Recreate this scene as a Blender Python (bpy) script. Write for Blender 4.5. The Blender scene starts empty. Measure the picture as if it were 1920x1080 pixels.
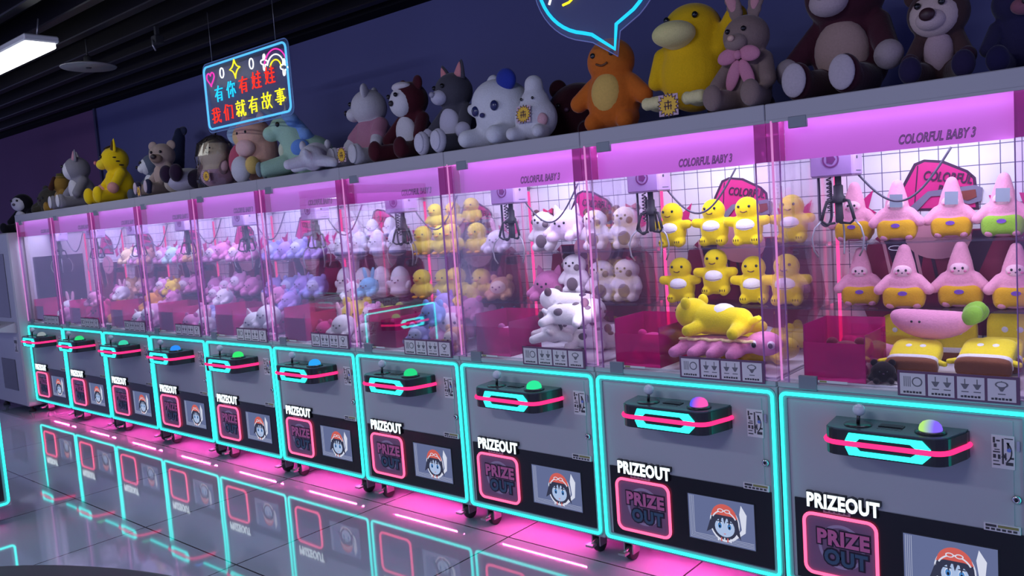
import bpy, math, random
from mathutils import Vector, Matrix, Euler
random.seed(7)
PI = math.pi
SC = bpy.context.scene
COL = SC.collection

# ------------------------------------------------------------------ camera
cam_d = bpy.data.cameras.new('camera')
cam_d.sensor_width = 36.0
cam_d.lens = 1539.19 * 36.0 / 1920.0
cam_d.clip_start = 0.02
cam = bpy.data.objects.new('camera', cam_d)
COL.objects.link(cam)
_yaw, _pit, _rol = 0.7113, -0.0890, -0.0719
_f = Vector((-math.sin(_yaw) * math.cos(_pit), math.cos(_yaw) * math.cos(_pit), math.sin(_pit)))
_r = Vector((math.cos(_yaw), math.sin(_yaw), 0))
_u = _r.cross(_f)
_r2 = _r * math.cos(_rol) + _u * math.sin(_rol)
_u2 = -_r * math.sin(_rol) + _u * math.cos(_rol)
_m = Matrix((_r2, _u2, -_f)).transposed().to_4x4()
_m.translation = Vector((8.4029, -2.8244, 1.5256))
cam.matrix_world = _m
SC.camera = cam

# ------------------------------------------------------------------ world, exposure
SC.view_settings.view_transform = 'Standard'
SC.view_settings.look = 'None'
SC.view_settings.gamma = 1.0
SC.view_settings.exposure = 0.0
SC.view_settings.use_curve_mapping = False
SC.cycles.max_bounces = 8
SC.cycles.transparent_max_bounces = 32
SC.cycles.sample_clamp_indirect = 4.0
SC.cycles.caustics_reflective = False
SC.cycles.caustics_refractive = False
world = bpy.data.worlds.new('dim arcade air')
SC.world = world
world.use_nodes = True
_bg = world.node_tree.nodes['Background']
_bg.inputs[0].default_value = (0.42, 0.44, 1.0, 1)
_bg.inputs[1].default_value = 0.70


def area_light(name, loc, size, size_y, power, col, rot=(0, 0, 0), parent=None, spread=PI):
    d = bpy.data.lights.new(name, 'AREA')
    d.shape = 'RECTANGLE'
    d.size, d.size_y, d.energy, d.color = size, size_y, power, col
    d.spread = spread
    o = bpy.data.objects.new(name, d)
    COL.objects.link(o)
    o.location = loc
    o.rotation_euler = rot
    if parent:
        o.parent = parent
    return o


# unseen fill lights, added behind the camera to brighten toys and machine fronts
area_light('hall_fill', (7.0, -3.6, 2.8), 1.2, 0.2, 36, (0.80, 0.84, 1.0), (0.45, 0, 0))
area_light('hall_fill', (3.6, -3.6, 2.8), 1.2, 0.2, 36, (0.80, 0.84, 1.0), (0.45, 0, 0))

W = 0.8            # width of one machine
NM = 10


# ------------------------------------------------------------------ materials
def lin(c):
    return tuple(((v / 12.92) if v <= 0.04045 else ((v + 0.055) / 1.055) ** 2.4) for v in c)


def H(s):
    return lin(tuple(int(s[i:i + 2], 16) / 255 for i in (0, 2, 4)))


MATS = {}


def _new(name):
    m = bpy.data.materials.new(name)
    m.use_nodes = True
    return m, m.node_tree, m.node_tree.nodes['Principled BSDF']


def pbr(name, col, rough=0.5, metal=0.0, coat=0.0, spec=0.5):
    if name in MATS:
        return MATS[name]
    m, t, b = _new(name)
    b.inputs['Base Color'].default_value = (*col, 1)
    b.inputs['Roughness'].default_value = rough
    b.inputs['Metallic'].default_value = metal
    b.inputs['Coat Weight'].default_value = coat
    b.inputs['Specular IOR Level'].default_value = spec
    MATS[name] = m
    return m


def emit(name, col, s=1.0):
    if name in MATS:
        return MATS[name]
    m = bpy.data.materials.new(name)
    m.use_nodes = True
    t = m.node_tree
    t.nodes.clear()
    e = t.nodes.new('ShaderNodeEmission')
    e.inputs[0].default_value = (*col, 1)
    e.inputs[1].default_value = s
    o = t.nodes.new('ShaderNodeOutputMaterial')
    t.links.new(e.outputs[0], o.inputs[0])
    MATS[name] = m
    return m


def glass(name, tint, diff=None, dmix=0.0, rough=0.03, ior=1.45, gloss=1.0):
    """clear sheet: transparent + fresnel gloss, with some diffuse body when dmix > 0"""
    if name in MATS:
        return MATS[name]
    m = bpy.data.materials.new(name)
    m.use_nodes = True
    t = m.node_tree
    t.nodes.clear()
    N = t.nodes.new
    tr = N('ShaderNodeBsdfTransparent')
    tr.inputs[0].default_value = (*tint, 1)
    gl = N('ShaderNodeBsdfGlossy')
    gl.inputs['Roughness'].default_value = rough
    fr = N('ShaderNodeFresnel')
    fr.inputs[0].default_value = ior
    base = tr
    if dmix > 0:
        df = N('ShaderNodeBsdfDiffuse')
        df.inputs[0].default_value = (*diff, 1)
        mx = N('ShaderNodeMixShader')
        mx.inputs[0].default_value = dmix
        t.links.new(tr.outputs[0], mx.inputs[1])
        t.links.new(df.outputs[0], mx.inputs[2])
        base = mx
    mul = N('ShaderNodeMath')
    mul.operation = 'MULTIPLY'
    mul.inputs[1].default_value = gloss
    t.links.new(fr.outputs[0], mul.inputs[0])
    m2 = N('ShaderNodeMixShader')
    t.links.new(mul.outputs[0], m2.inputs[0])
    t.links.new(base.outputs[0], m2.inputs[1])
    t.links.new(gl.outputs[0], m2.inputs[2])
    o = N('ShaderNodeOutputMaterial')
    t.links.new(m2.outputs[0], o.inputs[0])
    MATS[name] = m
    return m


def plushmat(hexcol):
    name = 'plush_' + hexcol
    if name in MATS:
        return MATS[name]
    m, t, b = _new(name)
    c = H(hexcol)
    N = t.nodes.new
    tc = N('ShaderNodeTexCoord')
    nz = N('ShaderNodeTexNoise')
    nz.inputs['Scale'].default_value = 170
    nz.inputs['Detail'].default_value = 3
    t.links.new(tc.outputs['Object'], nz.inputs['Vector'])
    cr = N('ShaderNodeMixRGB')
    cr.inputs[1].default_value = (*[v * 0.82 for v in c], 1)
    cr.inputs[2].default_value = (*[min(1, v * 1.08) for v in c], 1)
    t.links.new(nz.outputs['Fac'], cr.inputs[0])
    t.links.new(cr.outputs[0], b.inputs['Base Color'])
    bp = N('ShaderNodeBump')
    bp.inputs['Strength'].default_value = 0.35
    bp.inputs['Distance'].default_value = 0.004
    t.links.new(nz.outputs['Fac'], bp.inputs['Height'])
    t.links.new(bp.outputs[0], b.inputs['Normal'])
    b.inputs['Roughness'].default_value = 0.92
    b.inputs['Specular IOR Level'].default_value = 0.15
    b.inputs['Sheen Weight'].default_value = 0.25
    b.inputs['Sheen Roughness'].default_value = 0.4
    MATS[name] = m
    return m


def grid_wall_mat():
    m, t, b = _new('white_grid_board')
    N = t.nodes.new
    tc = N('ShaderNodeTexCoord')
    br = N('ShaderNodeTexBrick')
    br.offset = 0.0
    br.inputs['Color1'].default_value = (0.80, 0.80, 0.84, 1)
    br.inputs['Color2'].default_value = (0.80, 0.80, 0.84, 1)
    br.inputs['Mortar'].default_value = (0.10, 0.09, 0.16, 1)
    br.inputs['Scale'].default_value = 1.0
    br.inputs['Mortar Size'].default_value = 0.0016
    br.inputs['Mortar Smooth'].default_value = 0.0
    br.inputs['Brick Width'].default_value = 0.068
    br.inputs['Row Height'].default_value = 0.072
    sp = N('ShaderNodeSeparateXYZ')
    cb = N('ShaderNodeCombineXYZ')
    t.links.new(tc.outputs['Object'], sp.inputs[0])
    t.links.new(sp.outputs[0], cb.inputs[0])
    t.links.new(sp.outputs[2], cb.inputs[1])
    t.links.new(cb.outputs[0], br.inputs['Vector'])
    t.links.new(br.outputs['Color'], b.inputs['Base Color'])
    b.inputs['Roughness'].default_value = 0.45
    return m


def floor_mat():
    m, t, b = _new('polished_grey_floor_tile')
    N = t.nodes.new
    tc = N('ShaderNodeTexCoord')
    mp = N('ShaderNodeMapping')
    mp.inputs['Location'].default_value = (0.45, 0.02, 0)
    br = N('ShaderNodeTexBrick')
    br.offset = 0.0
    br.inputs['Color1'].default_value = (0.34, 0.41, 0.50, 1)
    br.inputs['Color2'].default_value = (0.36, 0.44, 0.53, 1)
    br.inputs['Mortar'].default_value = (0.03, 0.03, 0.04, 1)
    br.inputs['Scale'].default_value = 1.0
    br.inputs['Mortar Size'].default_value = 0.004
    br.inputs['Mortar Smooth'].default_value = 0.1
    br.inputs['Brick Width'].default_value = 0.9
    br.inputs['Row Height'].default_value = 0.9
    t.links.new(tc.outputs['Object'], mp.inputs[0])
    t.links.new(mp.outputs[0], br.inputs['Vector'])
    nz = N('ShaderNodeTexNoise')
    nz.inputs['Scale'].default_value = 1.6
    nz.inputs['Detail'].default_value = 5
    t.links.new(tc.outputs['Object'], nz.inputs['Vector'])
    mx = N('ShaderNodeMixRGB')
    mx.blend_type = 'MULTIPLY'
    mx.inputs[0].default_value = 0.2
    t.links.new(br.outputs['Color'], mx.inputs[1])
    t.links.new(nz.outputs['Color'], mx.inputs[2])
    t.links.new(mx.outputs[0], b.inputs['Base Color'])
    n2 = N('ShaderNodeTexNoise')
    n2.inputs['Scale'].default_value = 2.2
    n2.inputs['Detail'].default_value = 1
    t.links.new(tc.outputs['Object'], n2.inputs['Vector'])
    bp = N('ShaderNodeBump')
    bp.inputs['Strength'].default_value = 0.10
    bp.inputs['Distance'].default_value = 0.01
    t.links.new(n2.outputs['Fac'], bp.inputs['Height'])
    t.links.new(bp.outputs[0], b.inputs['Normal'])
    b.inputs['Roughness'].default_value = 0.055
    b.inputs['IOR'].default_value = 1.75
    b.inputs['Coat Weight'].default_value = 0.5
    b.inputs['Coat Roughness'].default_value = 0.03
    return m


def wall_paint(name, col):
    m, t, b = _new(name)
    N = t.nodes.new
    tc = N('ShaderNodeTexCoord')
    nz = N('ShaderNodeTexNoise')
    nz.inputs['Scale'].default_value = 0.9
    nz.inputs['Detail'].default_value = 4
    t.links.new(tc.outputs['Object'], nz.inputs['Vector'])
    mx = N('ShaderNodeMixRGB')
    mx.inputs[1].default_value = (*[v * 0.8 for v in col], 1)
    mx.inputs[2].default_value = (*[v * 1.15 for v in col], 1)
    t.links.new(nz.outputs['Fac'], mx.inputs[0])
    t.links.new(mx.outputs[0], b.inputs['Base Color'])
    b.inputs['Roughness'].default_value = 0.85
    return m


M_GREY = pbr('grey_painted_steel', (0.42, 0.44, 0.47), 0.42)
M_SHELF = pbr('grey_top_box', (0.40, 0.39, 0.43), 0.5)
M_TEAL = emit('teal_neon', (0.022, 0.85, 0.77), 3.1)
M_CHAN = pbr('neon_channel', (0.22, 0.30, 0.33), 0.35)
M_BLACK = pbr('black_gloss_panel', (0.008, 0.008, 0.012), 0.25)
M_BLKPL = pbr('black_plastic', (0.012, 0.013, 0.016), 0.3, coat=0.3)
M_DARK = pbr('dark_rubber', (0.02, 0.02, 0.024), 0.6)
M_PLATE = pbr('control_plate', (0.10, 0.13, 0.15), 0.22, metal=0.3)
M_CHROME = pbr('chrome', (0.6, 0.6, 0.63), 0.22, metal=1.0)
M_STEEL = pbr('dull_steel', (0.35, 0.35, 0.38), 0.4, metal=0.7)
M_STRIPE = emit('pink_light_strip', (1.0, 0.025, 0.17), 1.8)
M_RING = emit('pink_neon_ring', (1.0, 0.10, 0.24), 2.2)
M_WHITE_E = emit('white_backlit_letters', (0.82, 0.95, 1.0), 1.6)
M_HEAD = pbr('pink_header_panel', H('c878d4'), 0.4)
_b = M_HEAD.node_tree.nodes['Principled BSDF']
_b.inputs['Emission Color'].default_value = (*H('b044ac'), 1)   # back-lit sign panel
_b.inputs['Emission Strength'].default_value = 0.7
M_CAPP = glass('magenta_corner_acrylic', (0.8, 0.25, 0.6), H('e050b0'), 0.7, 0.1)
M_POST = glass('clear_pink_acrylic', (0.97, 0.90, 0.97), H('f4b8f0'), 0.10, 0.05, 1.45, 0.4)
M_GLASS = glass('clear_glass', (0.985, 0.98, 0.99), H('e0d0f0'), 0.006, 0.0, 1.45, 0.5)
M_SIDE = glass('side_acrylic', (0.97, 0.95, 0.98), H('e8c4f0'), 0.013, 0.0, 1.4, 0.3)
M_EDGE = pbr('acrylic_edge', H('b080b8'), 0.2)
M_SHGL = glass('shelf_glass', (0.95, 0.94, 0.97), H('b8b0d0'), 0.05, 0.02, 1.45, 0.8)
M_CHUTE = glass('magenta_acrylic', (1.0, 0.28, 0.62), H('f41c98'), 0.40, 0.04)
M_POSTT = emit('pink_post_light', (0.80, 0.27, 0.74), 0.85)
M_BACKT = emit('red_pink_neon', (1.0, 0.06, 0.28), 1.6)
M_BRACK = pbr('grey_hinge', (0.20, 0.23, 0.27), 0.4)
M_INNER = pbr('white_case_inner', (0.78, 0.76, 0.80), 0.5)
M_GRID = grid_wall_mat()
M_MAG = emit('magenta_underglow', (1.0, 0.07, 0.38), 210.0)
M_CARR = pbr('lilac_carriage', H('a488b4'), 0.4)
M_CABLE = pbr('grey_cable', (0.06, 0.05, 0.08), 0.45)
M_EMB = pbr('emblem_plum', H('6a2a66'), 0.4)
M_PAPER = pbr('card_paper', (0.70, 0.68, 0.70), 0.6)
M_INK = pbr('card_ink', (0.05, 0.05, 0.06), 0.6)
M_FRAMEP = pbr('card_frame', H('6a4a66'), 0.4)
M_YEL = pbr('warning_yellow', H('8a8a50'), 0.6)
M_DECAL = pbr('decal_pink', H('d0227c'), 0.45)
M_DECALD = pbr('decal_outline', H('3c1638'), 0.5)
M_DECALR = pbr('decal_maroon', H('8a1848'), 0.5)
M_DECALG = pbr('decal_grey', H('77748a'), 0.5)
M_DECALB = pbr('decal_brown', H('7c3a2c'), 0.5)
M_DECALP = pbr('decal_pale', H('d898a8'), 0.5)
M_ACRY = glass('sign_acrylic', (0.95, 0.96, 0.98), H('98a0d0'), 0.10, 0.25, 1.45, 0.08)
M_EYE = pbr('bead_eye', (0.01, 0.009, 0.012), 0.15)
M_JOY = pbr('joystick_ball', (0.62, 0.66, 0.72), 0.25)


# ------------------------------------------------------------------ mesh helper
class MB:
    def __init__(s):
        s.v, s.f, s.mi, s.sm = [], [], [], []

    def add(s, vs, fs, mi=0, smooth=False, M=None):
        b = len(s.v)
        for p in vs:
            s.v.append(tuple(M @ Vector(p)) if M is not None else tuple(p))
        for q in fs:
            s.f.append([b + i for i in q])
            s.mi.append(mi)
            s.sm.append(smooth)
        return s

    def box(s, x0, x1, y0, y1, z0, z1, mi=0, M=None, c=0.0):
        """box; c > 0 chamfers the vertical and horizontal edges"""
        if c <= 0:
            vs = [(x0, y0, z0), (x1, y0, z0), (x1, y1, z0), (x0, y1, z0), (x0, y0, z1), (x1, y0, z1), (x1, y1, z1), (x0, y1, z1)]
            fs = [(0, 3, 2, 1), (4, 5, 6, 7), (0, 1, 5, 4), (1, 2, 6, 5), (2, 3, 7, 6), (3, 0, 4, 7)]
            return s.add(vs, fs, mi, False, M)
        vs, idx = [], {}
        X, Y, Z = (x0, x1), (y0, y1), (z0, z1)
        for i in (0, 1):
            for j in (0, 1):
                for k in (0, 1):
                    sx, sy, sz = (1 - 2 * i) * c, (1 - 2 * j) * c, (1 - 2 * k) * c
                    for a, p in (('x', (X[i], Y[j] + sy, Z[k] + sz)), ('y', (X[i] + sx, Y[j], Z[k] + sz)), ('z', (X[i] + sx, Y[j] + sy, Z[k]))):
                        idx[(i, j, k, a)] = len(vs)
                        vs.append(p)
        fs = []
        for a, ax in (('x', 0), ('y', 1), ('z', 2)):
            for e in (0, 1):
                q = []
                for (u, w) in ((0, 0), (1, 0), (1, 1), (0, 1)):
                    t = [u, w]
                    t.insert(ax, e)
                    q.append(idx[(t[0], t[1], t[2], a)])
                fs.append(q)
        for (a, b_, ax) in (('x', 'y', 2), ('y', 'z', 0), ('x', 'z', 1)):
            for u in (0, 1):
                for w in (0, 1):
                    q = []
                    for e, order in ((0, (a, b_)), (1, (b_, a))):
                        t = [u, w]
                        t.insert(ax, e)
                        for o in order:
                            q.append(idx[(t[0], t[1], t[2], o)])
                    fs.append(q)
        for i in (0, 1):
            for j in (0, 1):
                for k in (0, 1):
                    fs.append([idx[(i, j, k, a)] for a in 'xyz'])
        return s.add(vs, fs, mi, False, M)

    def prism(s, pts, d0, d1, plane='xz', mi=0, M=None, smooth=False):
        """polygon extruded along the axis that PLANE leaves out"""
        def P(p, d):
            return {'xz': (p[0], d, p[1]), 'xy': (p[0], p[1], d), 'yz': (d, p[0], p[1])}[plane]
        n = len(pts)
        vs = [P(p, d0) for p in pts] + [P(p, d1) for p in pts]
        fs = [list(range(n)), list(range(n, 2 * n))[::-1]] + [(i, (i + 1) % n, n + (i + 1) % n, n + i) for i in range(n)]
        return s.add(vs, fs, mi, smooth, M)

    def ell(s, c, r, rot=(0, 0, 0), mi=0, nu=20, nv=12, e=1.0, M=None):
        R = Euler(rot).to_matrix()
        vs, fs = [], []
        def pw(t):
            return math.copysign(abs(t) ** e, t)
        for j in range(nv + 1):
            th = PI * j / nv
            for i in range(nu):
                ph = 2 * PI * i / nu
                p = Vector((r[0] * pw(math.sin(th)) * pw(math.cos(ph)), r[1] * pw(math.sin(th)) * pw(math.sin(ph)), r[2] * pw(math.cos(th))))
                p = R @ p
                vs.append((p.x + c[0], p.y + c[1], p.z + c[2]))
        for j in range(nv):
            for i in range(nu):
                a, b = j * nu + i, j * nu + (i + 1) % nu
                fs.append((a, a + nu, b + nu, b))
        return s.add(vs, fs, mi, True, M)

    def tube(s, pts, r, seg=8, closed=False, mi=0, M=None, r1=None, caps=True):
        pts = [Vector(p) for p in pts]
        n = len(pts)
        vs, fs = [], []
        prev = None
        for i, p in enumerate(pts):
            if closed:
                t = (pts[(i + 1) % n] - pts[i - 1])
            else:
                t = pts[min(i + 1, n - 1)] - pts[max(i - 1, 0)]
            if t.length < 1e-9:
                t = Vector((0, 0, 1))
            t.normalize()
            if prev is None:
                a = Vector((0, 0, 1)) if abs(t.z) < 0.9 else Vector((1, 0, 0))
                nrm = (a - t * a.dot(t)).normalized()
            else:
                nrm = prev - t * prev.dot(t)
                if nrm.length < 1e-6:
                    a = Vector((0, 1, 0))
                    nrm = a - t * a.dot(t)
                nrm.normalize()
            prev = nrm
            bn = t.cross(nrm)
            rr = r if r1 is None else r + (r1 - r) * i / max(1, n - 1)
            for k in range(seg):
                an = 2 * PI * k / seg
                vs.append(p + nrm * math.cos(an) * rr + bn * math.sin(an) * rr)
        m = n if closed else n - 1
        for i in range(m):
            for k in range(seg):
                a, b = i * seg + k, i * seg + (k + 1) % seg
                c, d = ((i + 1) % n) * seg + k, ((i + 1) % n) * seg + (k + 1) % seg
                fs.append((a, b, d, c))
        if caps and not closed:
            fs.append(list(range(seg))[::-1])
            fs.append([(n - 1) * seg + k for k in range(seg)])
        return s.add(vs, fs, mi, True, M)

    def lathe(s, prof, seg=24, M=None, mi=0, smooth=True):
        """profile of (radius, z)"""
        vs, fs = [], []
        n = len(prof)
        for (r, z) in prof:
            for k in range(seg):
                a = 2 * PI * k / seg
                vs.append((r * math.cos(a), r * math.sin(a), z))
        for i in range(n - 1):
            for k in range(seg):
                a, b = i * seg + k, i * seg + (k + 1) % seg
                fs.append((a, b, b + seg, a + seg))
        fs.append(list(range(seg))[::-1])
        fs.append([(n - 1) * seg + k for k in range(seg)])
        return s.add(vs, fs, mi, smooth, M)

    def limb(s, a, b, n=7, mi=0):
        """tapered row of balls from a to b, each (x, y, z, r); to be fused by remeshing"""
        for i in range(n):
            t = i / (n - 1)
            p = [a[j] + (b[j] - a[j]) * t for j in range(4)]
            s.ell(p[:3], (p[3],) * 3, nu=14, nv=9, mi=mi)
        return s

    def mesh(s, name, mats):
        me = bpy.data.meshes.new(name)
        me.from_pydata([tuple(v) for v in s.v], [], s.f)
        for m in (mats if isinstance(mats, (list, tuple)) else [mats]):
            me.materials.append(m)
        me.polygons.foreach_set('material_index', s.mi)
        me.polygons.foreach_set('use_smooth', s.sm)
        me.update()
        return me

    def build(s, name, mats, parent=None, loc=None):
        o = bpy.data.objects.new(name, s.mesh(name, mats))
        COL.objects.link(o)
        if parent:
            o.parent = parent
        if loc:
            o.location = loc
        return o

    def fused(s, name, mat, parent=None, voxel=0.008, it=5):
        """all pieces grown into one continuous surface"""
        me = s.mesh(name + '_raw', mat)
        t = bpy.data.objects.new('temporary', me)
        COL.objects.link(t)
        r = t.modifiers.new('r', 'REMESH')
        r.mode = 'VOXEL'
        r.voxel_size = voxel
        r.use_smooth_shade = True
        sm = t.modifiers.new('s', 'SMOOTH')
        sm.iterations = it
        sm.factor = 0.5
        dg = bpy.context.evaluated_depsgraph_get()
        out = bpy.data.meshes.new_from_object(t.evaluated_get(dg))
        bpy.data.objects.remove(t)
        bpy.data.meshes.remove(me)
        out.name = name
        out.materials.clear()
        out.materials.append(mat)
        o = bpy.data.objects.new(name, out)
        COL.objects.link(o)
        if parent:
            o.parent = parent
        return o


def rrect(x0, x1, z0, z1, r, n=5):
    out = []
    for cx, cz, a0 in ((x1 - r, z1 - r, 0), (x0 + r, z1 - r, PI / 2), (x0 + r, z0 + r, PI), (x1 - r, z0 + r, 1.5 * PI)):
        for i in range(n + 1):
            a = a0 + PI / 2 * i / n
            out.append((cx + r * math.cos(a), cz + r * math.sin(a)))
    return out


def rring(mb, x0, x1, z0, z1, r, w, y0, y1, mi=0):
    """flat rounded frame of width w"""
    A, B = rrect(x0, x1, z0, z1, r), rrect(x0 + w, x1 - w, z0 + w, z1 - w, max(0.004, r - w))
    n = len(A)
    vs = [(p[0], y0, p[1]) for p in A] + [(p[0], y0, p[1]) for p in B] + [(p[0], y1, p[1]) for p in A] + [(p[0], y1, p[1]) for p in B]
    fs = []
    for i in range(n):
        j = (i + 1) % n
        fs += [(i, j, n + j, n + i), (2 * n + i, 3 * n + i, 3 * n + j, 2 * n + j), (i, 2 * n + i, 2 * n + j, j), (n + i, n + j, 3 * n + j, 3 * n + i)]
    return mb.add(vs, fs, mi)


def arc(cx, cz, r, a0, a1, n=14):
    return [(cx + r * math.cos(a0 + (a1 - a0) * i / n), cz + r * math.sin(a0 + (a1 - a0) * i / n)) for i in range(n + 1)]


def disc(cx, cz, rx, rz=None, n=24):
    rz = rx if rz is None else rz
    return [(cx + rx * math.cos(2 * PI * i / n), cz + rz * math.sin(2 * PI * i / n)) for i in range(n)]


def text_obj(name, body, size, mat, loc, parent=None, extrude=0.001, offset=0.0, shear=0.0, align='LEFT', rot=(PI / 2, 0, 0), sx=1.0, space=1.0):
    c = bpy.data.curves.new(name, 'FONT')
    c.body = body
    c.size = size
    c.extrude = extrude
    c.offset = offset
    c.shear = shear
    c.align_x = align
    c.space_character = space
    c.resolution_u = 3
    t = bpy.data.objects.new('temporary', c)
    COL.objects.link(t)
    dg = bpy.context.evaluated_depsgraph_get()
    me = bpy.data.meshes.new_from_object(t.evaluated_get(dg))
    bpy.data.objects.remove(t)
    bpy.data.curves.remove(c)
    me.name = name
    me.materials.clear()
    me.materials.append(mat)
    R = Euler(rot).to_matrix().to_4x4()
    me.transform(R @ Matrix.Diagonal((sx, 1, 1, 1)))
    o = bpy.data.objects.new(name, me)
    COL.objects.link(o)
    o.location = loc
    if parent:
        o.parent = parent
    return o


def tag(o, label=None, cat=None, group=None, kind=None):
    if label:
        o['label'] = label
    if cat:
        o['category'] = cat
    if group:
        o['group'] = group
    if kind:
        o['kind'] = kind
    return o


def thing(name, label, cat, loc=(0, 0, 0), rz=0.0, group=None):
    o = bpy.data.objects.new(name, None)
    o.empty_display_size = 0.1
    COL.objects.link(o)
    o.location = loc
    o.rotation_euler = (0, 0, rz)
    return tag(o, label, cat, group)


def dup(root):
    r = root.copy()
    COL.objects.link(r)
    for ch in list(root.children):
        if ch.type == 'LIGHT':
            continue
        c = ch.copy()
        COL.objects.link(c)
        c.parent = r
        for g in list(ch.children):
            d = g.copy()
            COL.objects.link(d)
            d.parent = c
    return r


# ------------------------------------------------------------------ room
XL, XR, YB, YF, ZC = -9.0, 11.0, 0.95, -5.5, 2.93
tag(MB().box(XL, XR, YF, YB + 0.1, -0.1, 0.0).build('floor', floor_mat()), kind='structure')
tag(MB().box(-0.25, XR, YB, YB + 0.1, 0, 3.2).build('wall_back', wall_paint('navy_wall_paint', H('585a8c'))), kind='structure')
tag(MB().box(XL, -0.29, YB, YB + 0.1, 0, 3.2).build('wall_left', wall_paint('plum_wall_paint', H('6e4a74'))), kind='structure')
tag(MB().box(-0.29, -0.25, YB - 0.02, YB + 0.1, 0, 3.2).build('trim_1', pbr('dark_trim', (0.03, 0.03, 0.09), 0.6)), kind='structure')
M_CEIL = pbr('black_ceiling_paint', (0.006, 0.006, 0.009), 0.9, spec=0.1)
M_SLAT = pbr('charcoal_slat', (0.013, 0.011, 0.013), 0.5, spec=0.3)
tag(MB().box(XL, XR, YF, YB + 0.1, 3.2, 3.3).build('ceiling', M_CEIL), kind='structure')
_k = 2
y = 0.72
while y > -4.4:
    mb = MB()
    mb.box(XL, XR, y - 0.035, y + 0.035, ZC - 0.02, ZC + 0.12, c=0.006)
    tag(mb.build('trim_%d' % _k, M_SLAT), kind='structure')
    _k += 1
    y -= 0.27
tag(MB().box(XL, XR, YB - 0.13, YB, ZC - 0.03, 3.2).build('trim_%d' % _k, M_CEIL), kind='structure')

# ceiling strip lamp
t = thing('ceiling_light', 'bright white strip light hanging under the black slatted ceiling', 'ceiling light', (1.6, -0.76, 2.74))
MB().box(-1.35, 1.45, -0.10, 0.10, 0.02, 0.06, c=0.008).build('housing', pbr('lamp_white', (0.6, 0.6, 0.62), 0.4), t)
MB().box(-1.33, 1.43, -0.085, 0.085, -0.012, 0.02, c=0.006).build('diffuser', emit('lamp_glow', (0.95, 1.0, 0.98), 5.0), t)
for sx in (-0.9, 1.38):
    MB().tube([(sx, 0, 0.06), (sx, 0.02, 0.17)], 0.005, 6).build('hanger', M_STEEL, t)

# round pendant reflector
t = thing('pendant_lamp', 'unlit round grey dish lamp hanging from the dark ceiling', 'pendant lamp', (2.6, -0.31, 2.72))
MB().lathe([(0.172, 0.0), (0.176, 0.006), (0.12, 0.022), (0.03, 0.034), (0.028, 0.03), (0.12, 0.016), (0.168, 0.002)], 40).build('lamp_shade', pbr('dish_grey', (0.24, 0.24, 0.25), 0.45, metal=0.3), t)
MB().lathe([(0.016, -0.005), (0.02, 0.0), (0.02, 0.02), (0.026, 0.034), (0.026, 0.07), (0.012, 0.08)], 16).build('socket', M_DARK, t)
MB().tube([(0, 0, 0.08), (0, 0, 0.19)], 0.006, 8).build('rod', M_DARK, t)

# small projector bracket on the ceiling by the wall
t = thing('ceiling_bracket', 'small dark bracket with a cable fixed to the ceiling beside the rectangular neon sign', 'bracket', (3.15, -0.09, 2.80))
MB().box(-0.03, 0.03, -0.03, 0.03, 0.0, 0.05, c=0.004).box(-0.012, 0.012, -0.012, 0.012, 0.05, 0.11).build('bracket_plate', M_DARK, t)
MB().tube([(0.0, -0.03, 0.02), (0.03, -0.05, -0.02), (0.02, -0.03, -0.05)], 0.006, 8).build('spot_head', M_STEEL, t)


# ------------------------------------------------------------------ claw machine
def M_at(x, y, z, rz=0.0, rx=0.0, ry=0.0):
    return Matrix.Translation((x, y, z)) @ Euler((rx, ry, rz)).to_matrix().to_4x4()


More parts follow.
